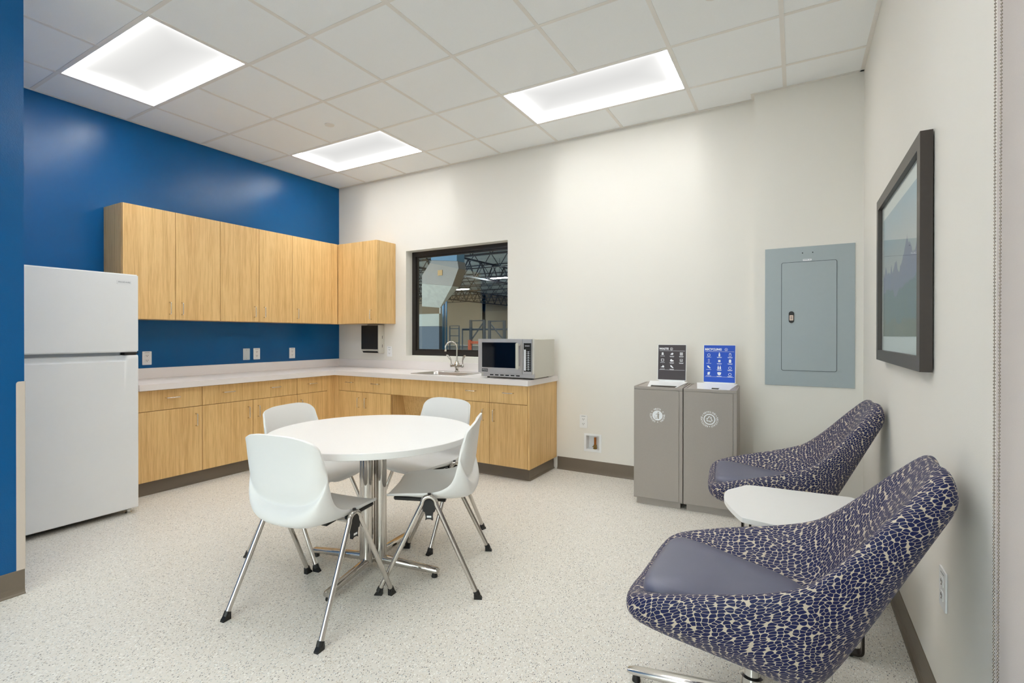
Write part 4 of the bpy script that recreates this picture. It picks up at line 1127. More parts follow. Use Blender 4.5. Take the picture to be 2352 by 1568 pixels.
        for k in range(3):
            a = math.radians(120 * k)
            rot_ = lambda p: (p[0] * math.cos(a) - p[1] * math.sin(a), p[0] * math.sin(a) + p[1] * math.cos(a))
            sign_shapes(bm, fn, [('p', [rot_(p) for p in ((-0.014, 0.004), (-0.005, 0.021), (0.004, 0.021), (0.006, 0.018), (0.000, 0.014), (-0.003, 0.014), (-0.008, 0.004))]),
                                 ('p', [rot_(p) for p in ((0.002, 0.010), (0.013, 0.019), (0.014, 0.007))]), ])
        emit('recycling_arrows', bm, M['sign_white'], fp, off=t.off)
    t.o.rotation_euler = (0, 0, rot)
    return t
make_bin(3.775, 4.119, -0.585, 0.400, 'grey steel waste bin with a wide slot, left of the pair', 'waste', math.radians(2.5))
make_bin(4.121, 4.465, -0.572, 0.400, 'grey steel recycling bin with a small opening, right of the pair', 'recycle', math.radians(2.5))

def make_sign(name, x0, x1, z0, z1, y, lean, mat, title, icons, label, cat):
    cx = (x0 + x1) / 2; hw = (x1 - x0) / 2; hh = z1 - z0
    t = TH(name, (cx, y, z0), label, cat, 'sorting signs on the bins')
    up = Vector((0, math.sin(lean), math.cos(lean))); nrm = Vector((0, -math.cos(lean), math.sin(lean)))
    o0 = Vector((cx, y, z0))
    fn = lambda a, b, q: o0 + Vector((a, 0, 0)) + up * b + nrm * q
    bm = B(); prism(bm, rrect(-hw, hw, 0, hh, 0.002, 2), lambda a, b: fn(a, b, -0.004), lambda a, b: fn(a, b, 0.0)); emit('board', bm, M['pwhite'], t)
    bm = B(); prism(bm, rrect(-hw + 0.003, hw - 0.003, 0.003, hh - 0.003, 0.002, 2), lambda a, b: fn(a, b, 0.0001), lambda a, b: fn(a, b, 0.0004)); emit('printed_face', bm, mat, t)
    bm = B(); glyphs(bm, title, 0.0215, lambda a, b, q: fn(-hw + 0.010 + a, hh - 0.034 + b, 0.0008 + q * 0.3), 'LEFT', 0.0006, 0.0009)
    its = [('r', -hw + 0.012, hw - 0.010, hh - 0.050, hh - 0.0485)]
    tx = -hw + (0.102 if title == 'WASTE' else 0.156)
    its += [('o', tx, hh - 0.034, 0.0085, 0.0105), ('p', [(tx - .004, hh - .038), (tx + .004, hh - .038), (tx, hh - .029)])]
    rows = 3 if title == 'WASTE' else 4
    pit = 0.050 if title == 'WASTE' else 0.047
    for k, ic in enumerate(icons):
        r, c = divmod(k, 3)
        ca = -hw * 0.66 + c * hw * 0.66; cb = hh - 0.072 - r * pit
        its += icon(ic, ca, cb); its += caption(ca, cb - 0.018, 0.034, 2 if k % 3 else 1)
    zb = hh - 0.072 - rows * pit + 0.022 if title != 'WASTE' else 0.078
    its += [('r', -hw + 0.012, hw - 0.010, zb, zb + 0.0014)]
    sign_shapes(bm, fn, its)
    emit('lettering', bm, M['sign_white'], t)
    bm = B(); box(bm, cx - hw + 0.01, cx + hw - 0.01, y + 0.001, y + 0.020, z0 - 0.020, z0 - 0.0); emit('stand_foot', bm, M['pwhite'], t)
make_sign('waste_sign', 3.878, 4.090, 0.888, 1.164, -0.262, math.radians(4), M['sign_black'], 'WASTE', ['bag', 'wrap', 'utensil', 'napkin', 'food', 'foil', 'shoe', 'pen'], 'charcoal WASTE sign standing on the left bin', 'sign')
make_sign('recycling_sign', 4.212, 4.432, 0.884, 1.164, -0.250, math.radians(4), M['sign_blue'], 'RECYCLING', ['arch', 'bottle', 'jug', 'cup', 'lid', 'can', 'pen', 'bottle2', 'arch', 'paper', 'bowl', 'arch'], 'bright blue RECYCLING sign standing on the right bin', 'sign')

# ------------------------------------------------------------------ round table
TCX, TCY, TR, TZ = 2.87, -2.325, 0.533, 0.725
t = TH('round_table', (TCX, TCY, 0), 'round white laminate table on a polished chrome base with four chairs around it', 'table')
bm = B(); lathe(bm, (TCX, TCY, 0), [(TR - 0.002, TZ - 0.031), (TR, TZ - 0.029), (TR, TZ - 0.002), (TR - 0.002, TZ)], 96); emit('tabletop', bm, M['laminate'], t, 0.5)
bm = B(); box(bm, TCX - 0.16, TCX + 0.16, TCY - 0.16, TCY + 0.16, TZ - 0.040, TZ - 0.0315, 0.002); emit('mounting_plate', bm, M['black'], t)
A0 = math.radians(11.5)
for k in range(4):
    a = A0 + k * PI / 2
    d = Vector((math.cos(a), math.sin(a), 0)); s = Vector((-d.y, d.x, 0))
    c = Vector((TCX, TCY, 0)) + d * 0.052
    bm = B(); tube(bm, [c + Vector((0, 0, 0.03)), c + Vector((0, 0, TZ - 0.040))], 0.0275, 24); emit('column', bm, M['chrome'], t, 0.8)
    e = Vector((TCX, TCY, 0)) + d * 0.385
    bm = B()
    za, zb = 0.052, 0.036
    secs = []
    for q, (cc, zc, hw, hh) in enumerate(((c - d * 0.03, 0.047, 0.022, 0.020), (c + d * 0.03, 0.047, 0.022, 0.020), (e - d * 0.01, 0.034, 0.019, 0.014), (e, 0.033, 0.016, 0.011))):
        ring_ = []
        for p in rrect(-hw, hw, -hh, hh, hh * 0.8, 3): ring_.append(bm.verts.new(cc + s * p[0] + Vector((0, 0, zc + p[1]))))
        if secs:
            for m_ in range(len(ring_)):
                bm.faces.new((secs[-1][m_], secs[-1][(m_ + 1) % len(ring_)], ring_[(m_ + 1) % len(ring_)], ring_[m_]))
        else: bm.faces.new(ring_)
        secs.append(ring_)
    bm.faces.new(list(reversed(secs[-1])))
    lg = emit('base_leg', bm, M['chrome'], t, 0.7)
    bm = B(); lathe(bm, e - d * 0.02, [(0.015, 0), (0.016, 0.004), (0.012, 0.0225)], 14); emit('glide', bm, M['black'], lg, 0.6, off=t.off)

# ------------------------------------------------------------------ shell chairs
def cat_rom(P_, n):
    out = []
    m = len(P_)
    for i in range(m - 1):
        p0, p1, p2, p3 = P_[max(i - 1, 0)], P_[i], P_[i + 1], P_[min(i + 2, m - 1)]
        for k in range(n):
            t = k / n
            out.append(tuple(0.5 * ((2 * p1[q]) + (-p0[q] + p2[q]) * t + (2 * p0[q] - 5 * p1[q] + 4 * p2[q] - p3[q]) * t * t + (-p0[q] + 3 * p1[q] - 3 * p2[q] + p3[q]) * t ** 3) for q in range(len(p1))))
    out.append(P_[-1])
    return out

def make_chair(label):
    """stands at the origin and faces +y"""
    t = TH('shell_chair', (0, 0, 0), label, 'chair', 'white shell chairs around the table')
    # rows: centre (y, z), edge (y, z), half width
    rows = [
        (0.238, 0.418, 0.238, 0.432, 0.120),
        (0.234, 0.434, 0.230, 0.450, 0.172),
        (0.205, 0.446, 0.196, 0.462, 0.200),
        (0.120, 0.446, 0.115, 0.470, 0.214),
        (0.030, 0.436, 0.030, 0.474, 0.219),
        (-0.050, 0.430, -0.040, 0.484, 0.221),
        (-0.115, 0.426, -0.092, 0.512, 0.221),
        (-0.162, 0.430, -0.116, 0.548, 0.220),
        (-0.192, 0.450, -0.128, 0.586, 0.219),
        (-0.192, 0.484, -0.136, 0.620, 0.218),
        (-0.162, 0.514, -0.140, 0.650, 0.217),
        (-0.177, 0.575, -0.148, 0.690, 0.214),
        (-0.187, 0.662, -0.160, 0.728, 0.210),
        (-0.196, 0.734, -0.172, 0.768, 0.203),
        (-0.204, 0.788, -0.190, 0.792, 0.188),
        (-0.208, 0.810, -0.202, 0.806, 0.160),
        (-0.210, 0.818, -0.208, 0.812, 0.122),
    ]
    R_ = cat_rom(rows, 6)
    nu = 34
    bm = B(); g = []; g2 = []
    def nrm2(i, o_):
        p, q = R_[max(i - 1, 0)], R_[min(i + 1, len(R_) - 1)]
        dy, dz = q[o_] - p[o_], q[o_ + 1] - p[o_ + 1]
        l_ = math.hypot(dy, dz) or 1
        return -dz / l_, dy / l_          # points away from the sitter (down under the seat, back behind it)
    sm = []
    for i in range(len(R_)):
        sm.append((nrm2(i, 0), nrm2(i, 2)))
    for i, (cy, cz, ey, ez, hw) in enumerate(R_):
        row, row2 = [], []
        (n0y, n0z), (n1y, n1z) = sm[i]
        for k in range(nu + 1):
            u = -1 + 2 * k / nu
            q = abs(u) ** 2.6
            p = Vector((hw * math.sin(u * PI / 2 * 0.92) / math.sin(PI / 2 * 0.92), cy + (ey - cy) * q, cz + (ez - cz) * q))
            m_ = min(1, q * 0.7)
            n_ = Vector((0.35 * u ** 3, n0y + (n1y - n0y) * m_, n0z + (n1z - n0z) * m_)).normalized()
            row.append(bm.verts.new(p)); row2.append(bm.verts.new(p + n_ * 0.0095))
        g.append(row); g2.append(row2)
    for a, b in zip(g, g[1:]):
        for k in range(nu): bm.faces.new((a[k], a[k + 1], b[k + 1], b[k]))
    for a, b in zip(g2, g2[1:]):
        for k in range(nu): bm.faces.new((b[k], b[k + 1], a[k + 1], a[k]))
    def rim(l1, l2):
        for k in range(len(l1) - 1): bm.faces.new((l1[k], l1[k + 1], l2[k + 1], l2[k]))
    rim(g[0], g2[0]); rim(g[-1], g2[-1])
    rim([r[0] for r in g], [r[0] for r in g2]); rim([r[-1] for r in g], [r[-1] for r in g2])
    sh = emit('shell', bm, M['plastic'], t, math.radians(50))
    # under-seat: cross beams, side bars
    bm = B()
    for s in (-1, 1): bar(bm, (s * 0.190, 0.185, 0.440), (s * 0.200, -0.015, 0.438), 0.018, 0.020, bev=0.006)
    emit('side_rail', bm, M['black'], t)
    bm = B(); tube(bm, [(-0.236, 0.0, 0.422), (0.236, 0.0, 0.422)], 0.010, 12)
    emit('cross_tube', bm, M['chrome'], t, 0.8)
    bm = B()
    for s in (-1, 1):
        bar(bm, (s * 0.12, 0.09, 0.424), (s * 0.12, -0.06, 0.412), 0.03, 0.012)
    emit('seat_pad_mount', bm, M['black'], t)
    for s in (-1, 1):
        for (fy, top) in ((0.2335, 1), (-0.2335, -1)):
            ft = Vector((s * 0.263, fy, 0.022))
            sh0 = Vector((s * 0.238, top * 0.034, 0.430))
            ap = Vector((s * 0.237, 0.0, 0.464))
            pts = [ft, sh0]
            for k in range(1, 7):
                q = k / 6 * PI / 2
                pts.append(Vector((s * 0.2375, top * 0.034 * math.cos(q), 0.430 + 0.034 * math.sin(q))))
            bm = B(); tube(bm, pts, 0.0115, 12)
            lg = emit('leg', bm, M['chrome'], t, 0.9)
            dr = (ft - sh0).normalized()
            bm = B()
            # wedge foot: sleeve + pointed toe
            tube(bm, [ft - dr * 0.014, ft + dr * 0.006], 0.0145, 10)
            q0 = Vector((ft.x, ft.y, 0))
            sy = 1 if fy > 0 else -1
            prism(bm, [(-0.014, 0.0), (0.024, 0.0), (0.022, 0.006), (0.006, 0.024), (-0.014, 0.030)], lambda a, b: q0 + Vector((-0.011, sy * a, b)), lambda a, b: q0 + Vector((0.011, sy * a, b)))
            emit('foot', bm, M['black'], lg, off=t.off)
        # black bracket filling the arch with a tab below
        bm = B()
        arch = [(0.026 * math.cos(k * PI / 8), 0.428 + 0.024 * math.sin(k * PI / 8)) for k in range(9)]
        poly = [(0.030, 0.402)] + arch + [(-0.030, 0.402), (-0.026, 0.392), (-0.020, 0.392), (-0.016, 0.368), (-0.018, 0.352), (-0.008, 0.358), (0.008, 0.358), (0.018, 0.352), (0.016, 0.368), (0.020, 0.392), (0.026, 0.392)]
        prism(bm, poly, lambda a, b: (s * 0.243, a, b), lambda a, b: (s * 0.226, a, b))
        tube(bm, [(s * 0.236, 0, 0.468), (s * 0.236, 0, 0.480)], 0.008, 10)
        br = emit('stacking_bracket', bm, M['black'], t)
        bm = B(); box(bm, s * 0.2436 - 0.0004, s * 0.2436 + 0.0004, -0.012, 0.010, 0.366, 0.375); emit('bracket_window', bm, M['pwhite'], br, off=t.off)
    return t.o

def copy_tree(o, parent=None):
    c = o.copy(); COL.objects.link(c); c.parent = parent
    for ch in list(o.children): copy_tree(ch, c)
    return c
def place(o, x, y, fx_, fy_, label):
    o.location = (x, y, 0)
    o.rotation_euler = (0, 0, math.atan2(fy_, fx_) - PI / 2)
    o['label'] = label
ch = make_chair('x')
kids = [ch] + [copy_tree(ch) for _ in range(3)]
place(kids[0], 2.926, -2.759, -0.056, 0.466, 'white shell chair nearest the viewer with its back turned, on chrome legs')
place(kids[1], 3.204, -2.187, -0.418, -0.208, 'white shell chair right of the round table, seen in profile')
place(kids[2], 2.380, -2.305, 0.457, 0.086, 'white shell chair on the refrigerator side of the round table')
place(kids[3], 2.810, -1.795, -0.058, -0.479, 'white shell chair behind the round table, facing the viewer from the sink side')

# ------------------------------------------------------------------ lounge chairs
def make_lounge(label):
    """stands at the origin (column), faces +x (f axis); s axis = +y"""
    t = TH('lounge_chair', (0, 0, 0), label, 'lounge chair', 'patterned lounge chairs by the right wall')
    # each row: inner centre, inner mid, rim inner, rim outer, outer mid, outer centre as (f, s, z)
    rows = [
        [(.328, 0, .420), (.328, .15, .420), (.328, .240, .425), (.328, .268, .408), (.324, .246, .372), (.322, 0, .358)],
        [(.300, 0, .425), (.300, .16, .425), (.304, .264, .450), (.304, .312, .424), (.290, .290, .345), (.285, 0, .325)],
        [(.210, 0, .405), (.210, .15, .408), (.210, .268, .474), (.210, .326, .464), (.200, .306, .328), (.190, 0, .285)],
        [(.090, 0, .395), (.090, .14, .400), (.085, .262, .502), (.085, .324, .504), (.085, .306, .312), (.080, 0, .252)],
        [(-.040, 0, .390), (-.040, .13, .398), (-.045, .252, .530), (-.045, .316, .540), (-.050, .302, .294), (-.050, 0, .222)],
        [(-.150, 0, .395), (-.145, .12, .420), (-.135, .232, .562), (-.150, .302, .580), (-.130, .283, .268), (-.160, 0, .195)],
        [(-.200, 0, .430), (-.195, .11, .460), (-.180, .214, .595), (-.202, .276, .612), (-.165, .256, .285), (-.222, 0, .215)],
        [(-.262, 0, .560), (-.258, .10, .580), (-.258, .180, .680), (-.285, .236, .695), (-.308, .216, .520), (-.330, 0, .450)],
        [(-.325, 0, .690), (-.322, .09, .700), (-.325, .158, .770), (-.360, .205, .772), (-.392, .182, .660), (-.402, 0, .620)],
        [(-.382, 0, .806), (-.380, .085, .808), (-.382, .138, .838), (-.420, .176, .834), (-.448, .155, .755), (-.454, 0, .735)],
        [(-.424, 0, .888), (-.424, .075, .888), (-.428, .115, .888), (-.462, .148, .878), (-.480, .130, .805), (-.480, 0, .790)],
    ]
    bm = B(); uvl = bm.loops.layers.uv.new('UVMap')
    rings = []; UV = []
    vlen = 0.0; prevc = None
    for r in rows:
        ic, im, ri, ro, om, oc = [Vector(p) for p in r]
        mi = lambda p: Vector((p.x, -p.y, p.z))
        mid_io = (ri + ro) / 2 + Vector((0.0, 0.0, 0.004 if r is rows[-1] else (0.009 if r is rows[-2] else 0.014)))
        loop = [oc, om, ro, mid_io, ri, im, ic, mi(im), mi(ri), mi(mid_io), mi(ro), mi(om)]
        c = (ic + oc + ri + mi(ri)) / 4
        if prevc is not None: vlen += (c - prevc).length * 1.12
        prevc = c
        rings.append([bm.verts.new(p) for p in loop])
        us = [0.0]
        for k in range(12): us.append(us[-1] + (loop[(k + 1) % 12] - loop[k]).length)
        # keep u anchored at the inner centre line so the print does not swirl
        us = [u - us[6] for u in us]
        UV.append((us, vlen))
    for i in range(len(rings) - 1):
        for k in range(12):
            f = bm.faces.new((rings[i][k], rings[i][(k + 1) % 12], rings[i + 1][(k + 1) % 12], rings[i + 1][k]))
            for lp, (ii, kk) in zip(f.loops, ((i, k), (i, k + 1), (i + 1, k + 1), (i + 1, k))):
                lp[uvl].uv = (UV[ii][0][kk], UV[ii][1])
    for i, sgn in ((0, -1), (len(rings) - 1, 1)):
        r = rings[i]; c = sum((v.co for v in r), Vector()) / 12
        push = Vector((0.010, 0, 0)) if i == 0 else Vector((-0.004, 0, 0.016))
        vb = UV[i][1]
        ins = [bm.verts.new(c + (v.co - c) * 0.62 + push) for v in r]
        cv = bm.verts.new(c + push * 1.15)
        for k in range(12):
            k2 = (k + 1) % 12
            quad = (r[k], r[k2], ins[k2], ins[k]); tri = (ins[k], ins[k2], cv)
            for vs in (quad, tri):
                f = bm.faces.new(vs if sgn > 0 else tuple(reversed(vs)))
                for lp in f.loops:
                    if lp.vert in (r[k], r[k2]): lp[uvl].uv = (UV[i][0][k + (0 if lp.vert is r[k] else 1)], vb)
                    else: lp[uvl].uv = (UV[i][0][k + (1 if lp.vert is ins[k2] else 0)] * 0.75, vb + sgn * (0.03 if lp.vert is not cv else 0.06))
    sh = emit('upholstered_shell', bm, M['fabric'], t, True)
    ss = sh.modifiers.new('soft', 'SUBSURF'); ss.levels = 2; ss.render_levels = 3
    # seat cushion
    outline = [(.300, .110), (.292, .185), (.262, .222), (.200, .224), (.100, .198), (.000, .160), (-.080, .118), (-.140, .066), (-.165, .0)]
    pts = outline + [(a, -b) for a, b in reversed(outline[:-1])]
    pts = cat_rom(pts + [pts[0]], 3)[:-1]
    bm = B(); rg = []
    for (k_, dz) in ((0.985, 0.392), (1.0, 0.410), (1.0, 0.432), (0.975, 0.447), (0.90, 0.453), (0.55, 0.457)):
        rg.append([bm.verts.new((0.07 + (a - 0.07) * k_, b * k_, dz + 0.018 * max(0, (a - 0.05)) / 0.25)) for a, b in pts])
    for a, b in zip(rg, rg[1:]):
        n = len(a)
        for k in range(n): bm.faces.new((a[k], a[(k + 1) % n], b[(k + 1) % n], b[k]))
    bm.faces.new(list(reversed(rg[0])))
    cv = bm.verts.new((0.07, 0, 0.459))
    for k in range(len(pts)): bm.faces.new((rg[-1][k], rg[-1][(k + 1) % len(pts)], cv))
    emit('seat_cushion', bm, M['pad'], t, 1.0)
    # swivel column and star base
    bm = B(); lathe(bm, (0, 0, 0.055), [(0.034, 0), (0.034, 0.10), (0.026, 0.105), (0.026, 0.150)], 24); emit('column', bm, M['alu'], t, 0.6)
    bm = B(); box(bm, -0.06, 0.06, -0.05, 0.05, 0.205, 0.235, 0.003); emit('seat_plate', bm, M['black'], t)
    for k in range(4):
        a = k * PI / 2
        d = Vector((math.cos(a), math.sin(a), 0)); s = Vector((-d.y, d.x, 0))
        bm = B(); secs = []
        for (rr, zc, hw, hh) in ((0.0, 0.075, 0.030, 0.022), (0.06, 0.075, 0.028, 0.020), (0.25, 0.052, 0.022, 0.014), (0.38, 0.034, 0.019, 0.011), (0.40, 0.031, 0.012, 0.007)):
            ring_ = [bm.verts.new(d * rr + s * p[0] + Vector((0, 0, zc + p[1]))) for p in rrect(-hw, hw, -hh, hh, hh * 0.85, 3)]
            if secs:
                n = len(ring_)
                for m_ in range(n): bm.faces.new((secs[-1][m_], secs[-1][(m_ + 1) % n], ring_[(m_ + 1) % n], ring_[m_]))
            else: bm.faces.new(ring_)
            secs.append(ring_)
        bm.faces.new(list(reversed(secs[-1])))
        lg = emit('base_leg', bm, M['alu'], t, 0.8)
        bm = B(); lathe(bm, d * 0.37, [(0.015, 0), (0.015, 0.004), (0.011, 0.024)], 12); emit('glide', bm, M['black'], lg, 0.6)
    return t.o
lc = make_lounge('x')
lc2 = copy_tree(lc)
def place_l(o, x, y, fdir, label):
    o.location = (x, y, 0); o.rotation_euler = (0, 0, fdir); o['label'] = label
place_l(lc, 4.695, -2.505, PI - math.radians(1.5), 'navy and cream leaf-print lounge chair nearest the viewer, on the right')
place_l(lc2, 4.712, -1.110, PI + math.radians(6), 'navy and cream leaf-print lounge chair farther back, beyond the side table')

# ------------------------------------------------------------------ side table between the lounge chairs
ST = 0.49
t = TH('side_table', (4.80, -1.75, 0), 'small white side table on dark flat-steel legs between the lounge chairs', 'side table')
c4 = [(4.532, -1.640), (4.535, -1.800), (4.610, -1.990), (4.660, -2.025), (4.860, -2.045), (5.050, -1.960), (5.075, -1.720), (5.050, -1.500), (4.980, -1.478), (4.800, -1.490), (4.600, -1.512)]
pl = cat_rom([c4[-1]] + c4 + [c4[0], c4[1]], 5)[5:-10]
bm = B(); prism(bm, pl, lambda a, b: (a, b, ST - 0.020), lambda a, b: (a, b, ST))
emit('tabletop', bm, M['laminate'], t)
for yy in (-1.925, -1.52):
    bm = B()
    pts = [(4.62, ST - 0.0205), (4.62, 0.014), (5.035, 0.014), (5.035, ST - 0.0205)]
    fp_ = fillet([(p[0], yy, p[1]) for p in pts], 0.02, 5)
    th = 0.004; secs = []
    for i, p in enumerate(fp_):
        tg = (fp_[min(i + 1, len(fp_) - 1)] - fp_[max(i - 1, 0)]).normalized(); nn = tg.cross(Vector((0, 1, 0)))
        ring_ = [bm.verts.new(p + Vector((0, sy, 0)) + nn * q) for sy, q in ((-0.022, -th), (0.022, -th), (0.022, th), (-0.022, th))]
        if secs:
            for m_ in range(4): bm.faces.new((secs[-1][m_], secs[-1][(m_ + 1) % 4], ring_[(m_ + 1) % 4], ring_[m_]))
        else: bm.faces.new(ring_)
        secs.append(ring_)
    bm.faces.new(list(reversed(secs[-1])))
    lg = emit('sled_leg', bm, M['bronze'], t)
    for xx in (4.66, 4.995):
        bm = B(); lathe(bm, (xx, yy, 0), [(0.012, 0), (0.012, 0.0098)], 12); emit('glide', bm, M['black'], lg, off=t.off)
bm = B(); bar(bm, (4.70, -1.90, ST - 0.028), (4.70, -1.54, ST - 0.028), 0.04, 0.014); bar(bm, (4.95, -1.90, ST - 0.028), (4.95, -1.54, ST - 0.028), 0.04, 0.014)
emit('top_rail', bm, M['bronze'], t)

# ------------------------------------------------------------------ warehouse beyond the window
bm = B(); box(bm, -60, 2.6, 0.25, 62, -0.12, -0.02); struct('floor_warehouse', bm, M['wh_floor'])
bm = B(); box(bm, -60, -27.7, 47, 47.4, 0, 9.0); struct('wall_warehouse_far', bm, M['concrete'], label='tan far wall of the warehouse')
bm = B(); box(bm, -27.7, 2.6, 56, 56.4, 0, 9.0); struct('wall_warehouse_far_right', bm, M['concrete'])
bm = B(); box(bm, 2.6, 2.9, 0.25, 56, -0.1, 9.0); struct('wall_warehouse_sky_block', bm, M['concrete'])  # unseen wall added to keep sky light off the duct
bm = B(); box(bm, -60, 2.6, 0.20, 0.24, H + 0.2, 9.0); struct('wall_warehouse_near', bm, M['concrete'])
bm = B(); box(bm, -27.9, -27.7, 47, 56, 0, 9.0); struct('wall_warehouse_return', bm, M['concrete'])
bm = B()
for k in range(120):
    y = 4 + k * 0.45
    vs = [bm.verts.new(p) for p in ((-58, y, 6.3), (2.6, y, 6.3), (2.6, y + 0.16, 6.3), (-58, y + 0.16, 6.3))]; bm.faces.new(vs)
    vs = [bm.verts.new(p) for p in ((-58, y + 0.16, 6.3), (2.6, y + 0.16, 6.3), (2.6, y + 0.22, 6.37), (-58, y + 0.22, 6.37))]; bm.faces.new(vs)
    vs = [bm.verts.new(p) for p in ((-58, y + 0.22, 6.37), (2.6, y + 0.22, 6.37), (2.6, y + 0.39, 6.37), (-58, y + 0.39, 6.37))]; bm.faces.new(vs)
    vs = [bm.verts.new(p) for p in ((-58, y + 0.39, 6.37), (2.6, y + 0.39, 6.37), (2.6, y + 0.45, 6.3), (-58, y + 0.45, 6.3))]; bm.faces.new(vs)
struct('ceiling_warehouse', bm, M['deck'], label='corrugated steel roof deck of the warehouse')
bm = B(); box(bm, -27.7, 0, 54.5, 55.9, 4.2, 5.6); struct('trim_warehouse_shadow_band', bm, M['wh_dark'])  # dark band standing in for shadow high on the farther wall
jp = None
for k in range(8):
    y = 17.5 + k * 4.2
    if jp is None:
        bm = B()
        for dz in (0.0, 0.85):
            for s in (-0.05, 0.05): bar(bm, (-17, s, dz), (17, s, dz), 0.05, 0.05)
        for q in range(28):
            x = -17 + q * 1.2142
            bar(bm, (x, 0, 0.85), (x + 0.607, 0, 0.0), 0.035, 0.035); bar(bm, (x + 0.607, 0, 0.0), (x + 1.2142, 0, 0.85), 0.035, 0.035)
        jp = emit('roof_joist', bm, M['joist']); o = jp
    else:
        o = jp.copy(); COL.objects.link(o)
    o.location = (-14 - k * 2, y, 5.38)
    tag(o, 'dark open-web steel joist under the warehouse roof deck, seen through the window', 'roof joist', 'warehouse roof joists')
for k in range(2):       # girders across the joists
    bm = B(); x = -13 - k * 13
    for dz in (0.0, 1.1): bar(bm, (x, 16, dz + 4.95), (x, 55, dz + 4.95), 0.12, 0.10)
    for q in range(26):
        y = 16 + q * 1.5
        bar(bm, (x, y, 6.05), (x, y + 0.75, 4.95), 0.06, 0.06); bar(bm, (x, y + 0.75, 4.95), (x, y + 1.5, 6.05), 0.06, 0.06)
    o = single('roof_girder', bm, M['joist'], (x, 16, 4.95), 'deep steel roof girder crossing the warehouse joists', 'roof girder', group='warehouse roof girders')
def highbay(x, y, z, w_, lab):
    t = TH('highbay_light', (x, y, z), lab, 'warehouse light', 'warehouse highbay lights')
    bm = B(); box(bm, x - w_ / 2, x + w_ / 2, y - 0.2, y + 0.2, z, z + 0.02); emit('lens', bm, M['highbay'], t)
    bm = B(); box(bm, x - w_ / 2 - 0.03, x + w_ / 2 + 0.03, y - 0.24, y + 0.24, z + 0.021, z + 0.10, 0.01); emit('housing', bm, M['joist'], t)
    bm = B(); tube(bm, [(x, y, z + 0.10), (x, y, 6.31)], 0.01, 6); emit('hanger', bm, M['joist'], t)
highbay(-16.3, 26.0, 4.60, 1.05, 'bright warehouse highbay light seen in the middle of the window')
for (x, y) in ((-30, 30.0), (-12.0, 24.2), (-14, 38), (-22, 16), (-5, 24), (-19, 46), (-14, 7)):
    highbay(x, y, 5.0, 1.2, 'dimmer warehouse highbay light up among the roof joists')

# racks
def rack(x, y, w_, zt, label, flip):
    t = TH('pallet_rack_frame', (x, y, -0.02), label, 'pallet rack', 'warehouse rack frames')
    bm = B(); box(bm, x, x + 0.16, y, y + 0.10, -0.02, zt); emit('upright', bm, M['rack'], t)
    bm = B(); box(bm, x + w_ - 0.16, x + w_, y, y + 0.10, -0.02, zt); emit('upright', bm, M['rack'], t)
    for (a, b, c, d) in ((0.16, zt - 0.05, w_ - 0.16, zt - 0.05), (0.16, 1.0, w_ - 0.16, zt - 0.2) if not flip else (0.16, zt - 0.2, w_ - 0.16, 1.0)):
        bm = B(); bar(bm, (x + a, y + 0.05, b), (x + c, y + 0.05, d), 0.05, 0.07); emit('brace', bm, M['rack'], t)
rack(-12.72, 21.7, 1.15, 2.20, 'slate blue rack upright frame left of the pair through the window', False)
rack(-11.35, 21.7, 1.20, 2.14, 'slate blue rack upright frame right of the pair through the window', True)
t = TH('rack_beam', (-12.3, 21.6, 0.55), 'orange pallet rack beam low behind the microwave, through the window', 'rack beam')
bm = B(); box(bm, -12.72, -11.4, 21.58, 21.68, 0.72, 0.88, 0.01); emit('beam', bm, M['rack_orange'], t)
bm = B(); box(bm, -12.74, -12.54, 21.57, 21.69, 0.3, 0.95, 0.01); emit('connector_plate', bm, M['rack_orange'], t)
bm = B()
for s in (0, 0.95): bar(bm, (-20.3 + s, 30, -0.02), (-20.3 + s, 30, 2.05), 0.07, 0.07)
for z in (0.6, 1.2, 1.8, 2.03): bar(bm, (-20.3, 30, z), (-19.35, 30, z), 0.06, 0.06)
single('ladder_rack', bm, M['rack'], (-19.8, 30, -0.02), 'thin steel ladder frame against the far warehouse area', 'rack')
t = TH('pipe_rail', (-16, 32, -0.02), 'dark horizontal pipe rail on posts across the warehouse', 'pipe')
bm = B(); tube(bm, [(-20.4, 32, 1.75), (-12.0, 32, 1.75)], 0.08, 8); emit('rail', bm, M['rack'], t)
for x in (-20.4, -12.0):
    bm = B(); tube(bm, [(x, 32, -0.02), (x, 32, 1.75)], 0.05, 8); emit('post', bm, M['rack'], t)

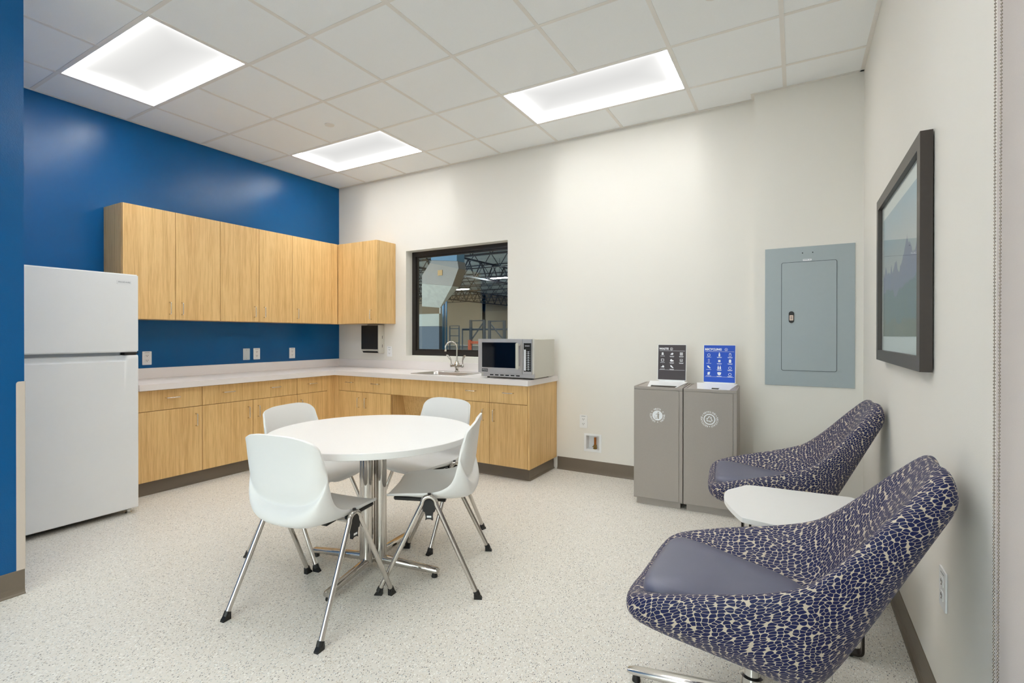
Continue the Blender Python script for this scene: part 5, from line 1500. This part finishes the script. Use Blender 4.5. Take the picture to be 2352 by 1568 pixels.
# big galvanised duct drop near the window
t = TH('duct_drop', (-0.45, 2.5, 1.70), 'large galvanised duct elbow just outside the window at upper left', 'duct')
def ductsec(pts, y0, y1, nm, mat):
    bm = B(); prism(bm, pts, lambda a, b: (a, y0, b), lambda a, b: (a, y1, b)); return emit(nm, bm, mat, t)
ductsec([(-0.54, 2.515), (0.0, 2.46), (0.02, 2.34), (-0.11, 2.055), (-0.75, 2.13), (-0.75, 2.27)], 2.5, 2.72, 'duct_elbow', M['galv_shaded'])
bm = B()       # boot: its front face leans back towards the bottom
K = 7.14 / 6.79
lo = [(4.8147 - (4.8147 - x) * K, 2.85, 1.2333 + (z - 1.2333) * K) for x, z in ((-0.36, 1.70), (-0.75, 1.735))]
up_ = [(-0.11, 2.495, 2.053), (-0.75, 2.495, 2.128)]
fr_ = [bm.verts.new(p) for p in (up_[1], up_[0], lo[0], lo[1])]
bk_ = [bm.verts.new((p[0], p[1] + 0.2 if i < 2 else p[1] + 0.02, p[2])) for i, p in enumerate((up_[1], up_[0], lo[0], lo[1]))]
bm.faces.new(fr_); bm.faces.new(list(reversed(bk_)))
for k in range(4): bm.faces.new((fr_[k], bk_[k], bk_[(k + 1) % 4], fr_[(k + 1) % 4]))
emit('duct_boot', bm, M['galv'], t)
ductsec([(-0.54, 2.516), (0.0, 2.461), (0.0, 6.32), (-0.54, 6.32)], 2.48, 2.70, 'duct_riser', M['bluewrap'])
bm = B(); box(bm, -0.405, -0.31, 2.492, 2.4985, 2.245, 2.335); emit('access_label', bm, plain('tan_duct_label', (150, 124, 84), 0.7), t)
t = TH('equipment_cabinet', (-1.0, 3.0, -0.02), 'grey and slate equipment cabinet below the duct, outside the window', 'equipment')
bm = B(); box(bm, -1.90, -1.07, 3.4, 3.5, -0.02, 1.41); emit('lower_case', bm, M['wh_dark'], t)
bm = B(); box(bm, -1.90, -1.07, 3.4, 3.5, 1.412, 1.65); emit('upper_case', bm, M['wh_grey'], t)
for (x, r_, mt, lb) in ((-1.30, 0.022, 'pipe_grey', 'grey vertical conduit just right of the equipment cabinet'), (-1.225, 0.03, 'pipe_blue', 'blue vertical pipe outside the window beside the grey conduit'), (-1.155, 0.018, 'pipe_blue', 'thin blue vertical pipe, rightmost of the riser pipes')):
    bm = B(); tube(bm, [(x, 3.75, -0.02), (x, 3.75, 1.80), (x - 0.02, 3.75, 6.32)], r_, 10)
    single('riser_pipe', bm, M[mt], (x, 3.75, -0.02), lb, 'pipe', smooth=True)
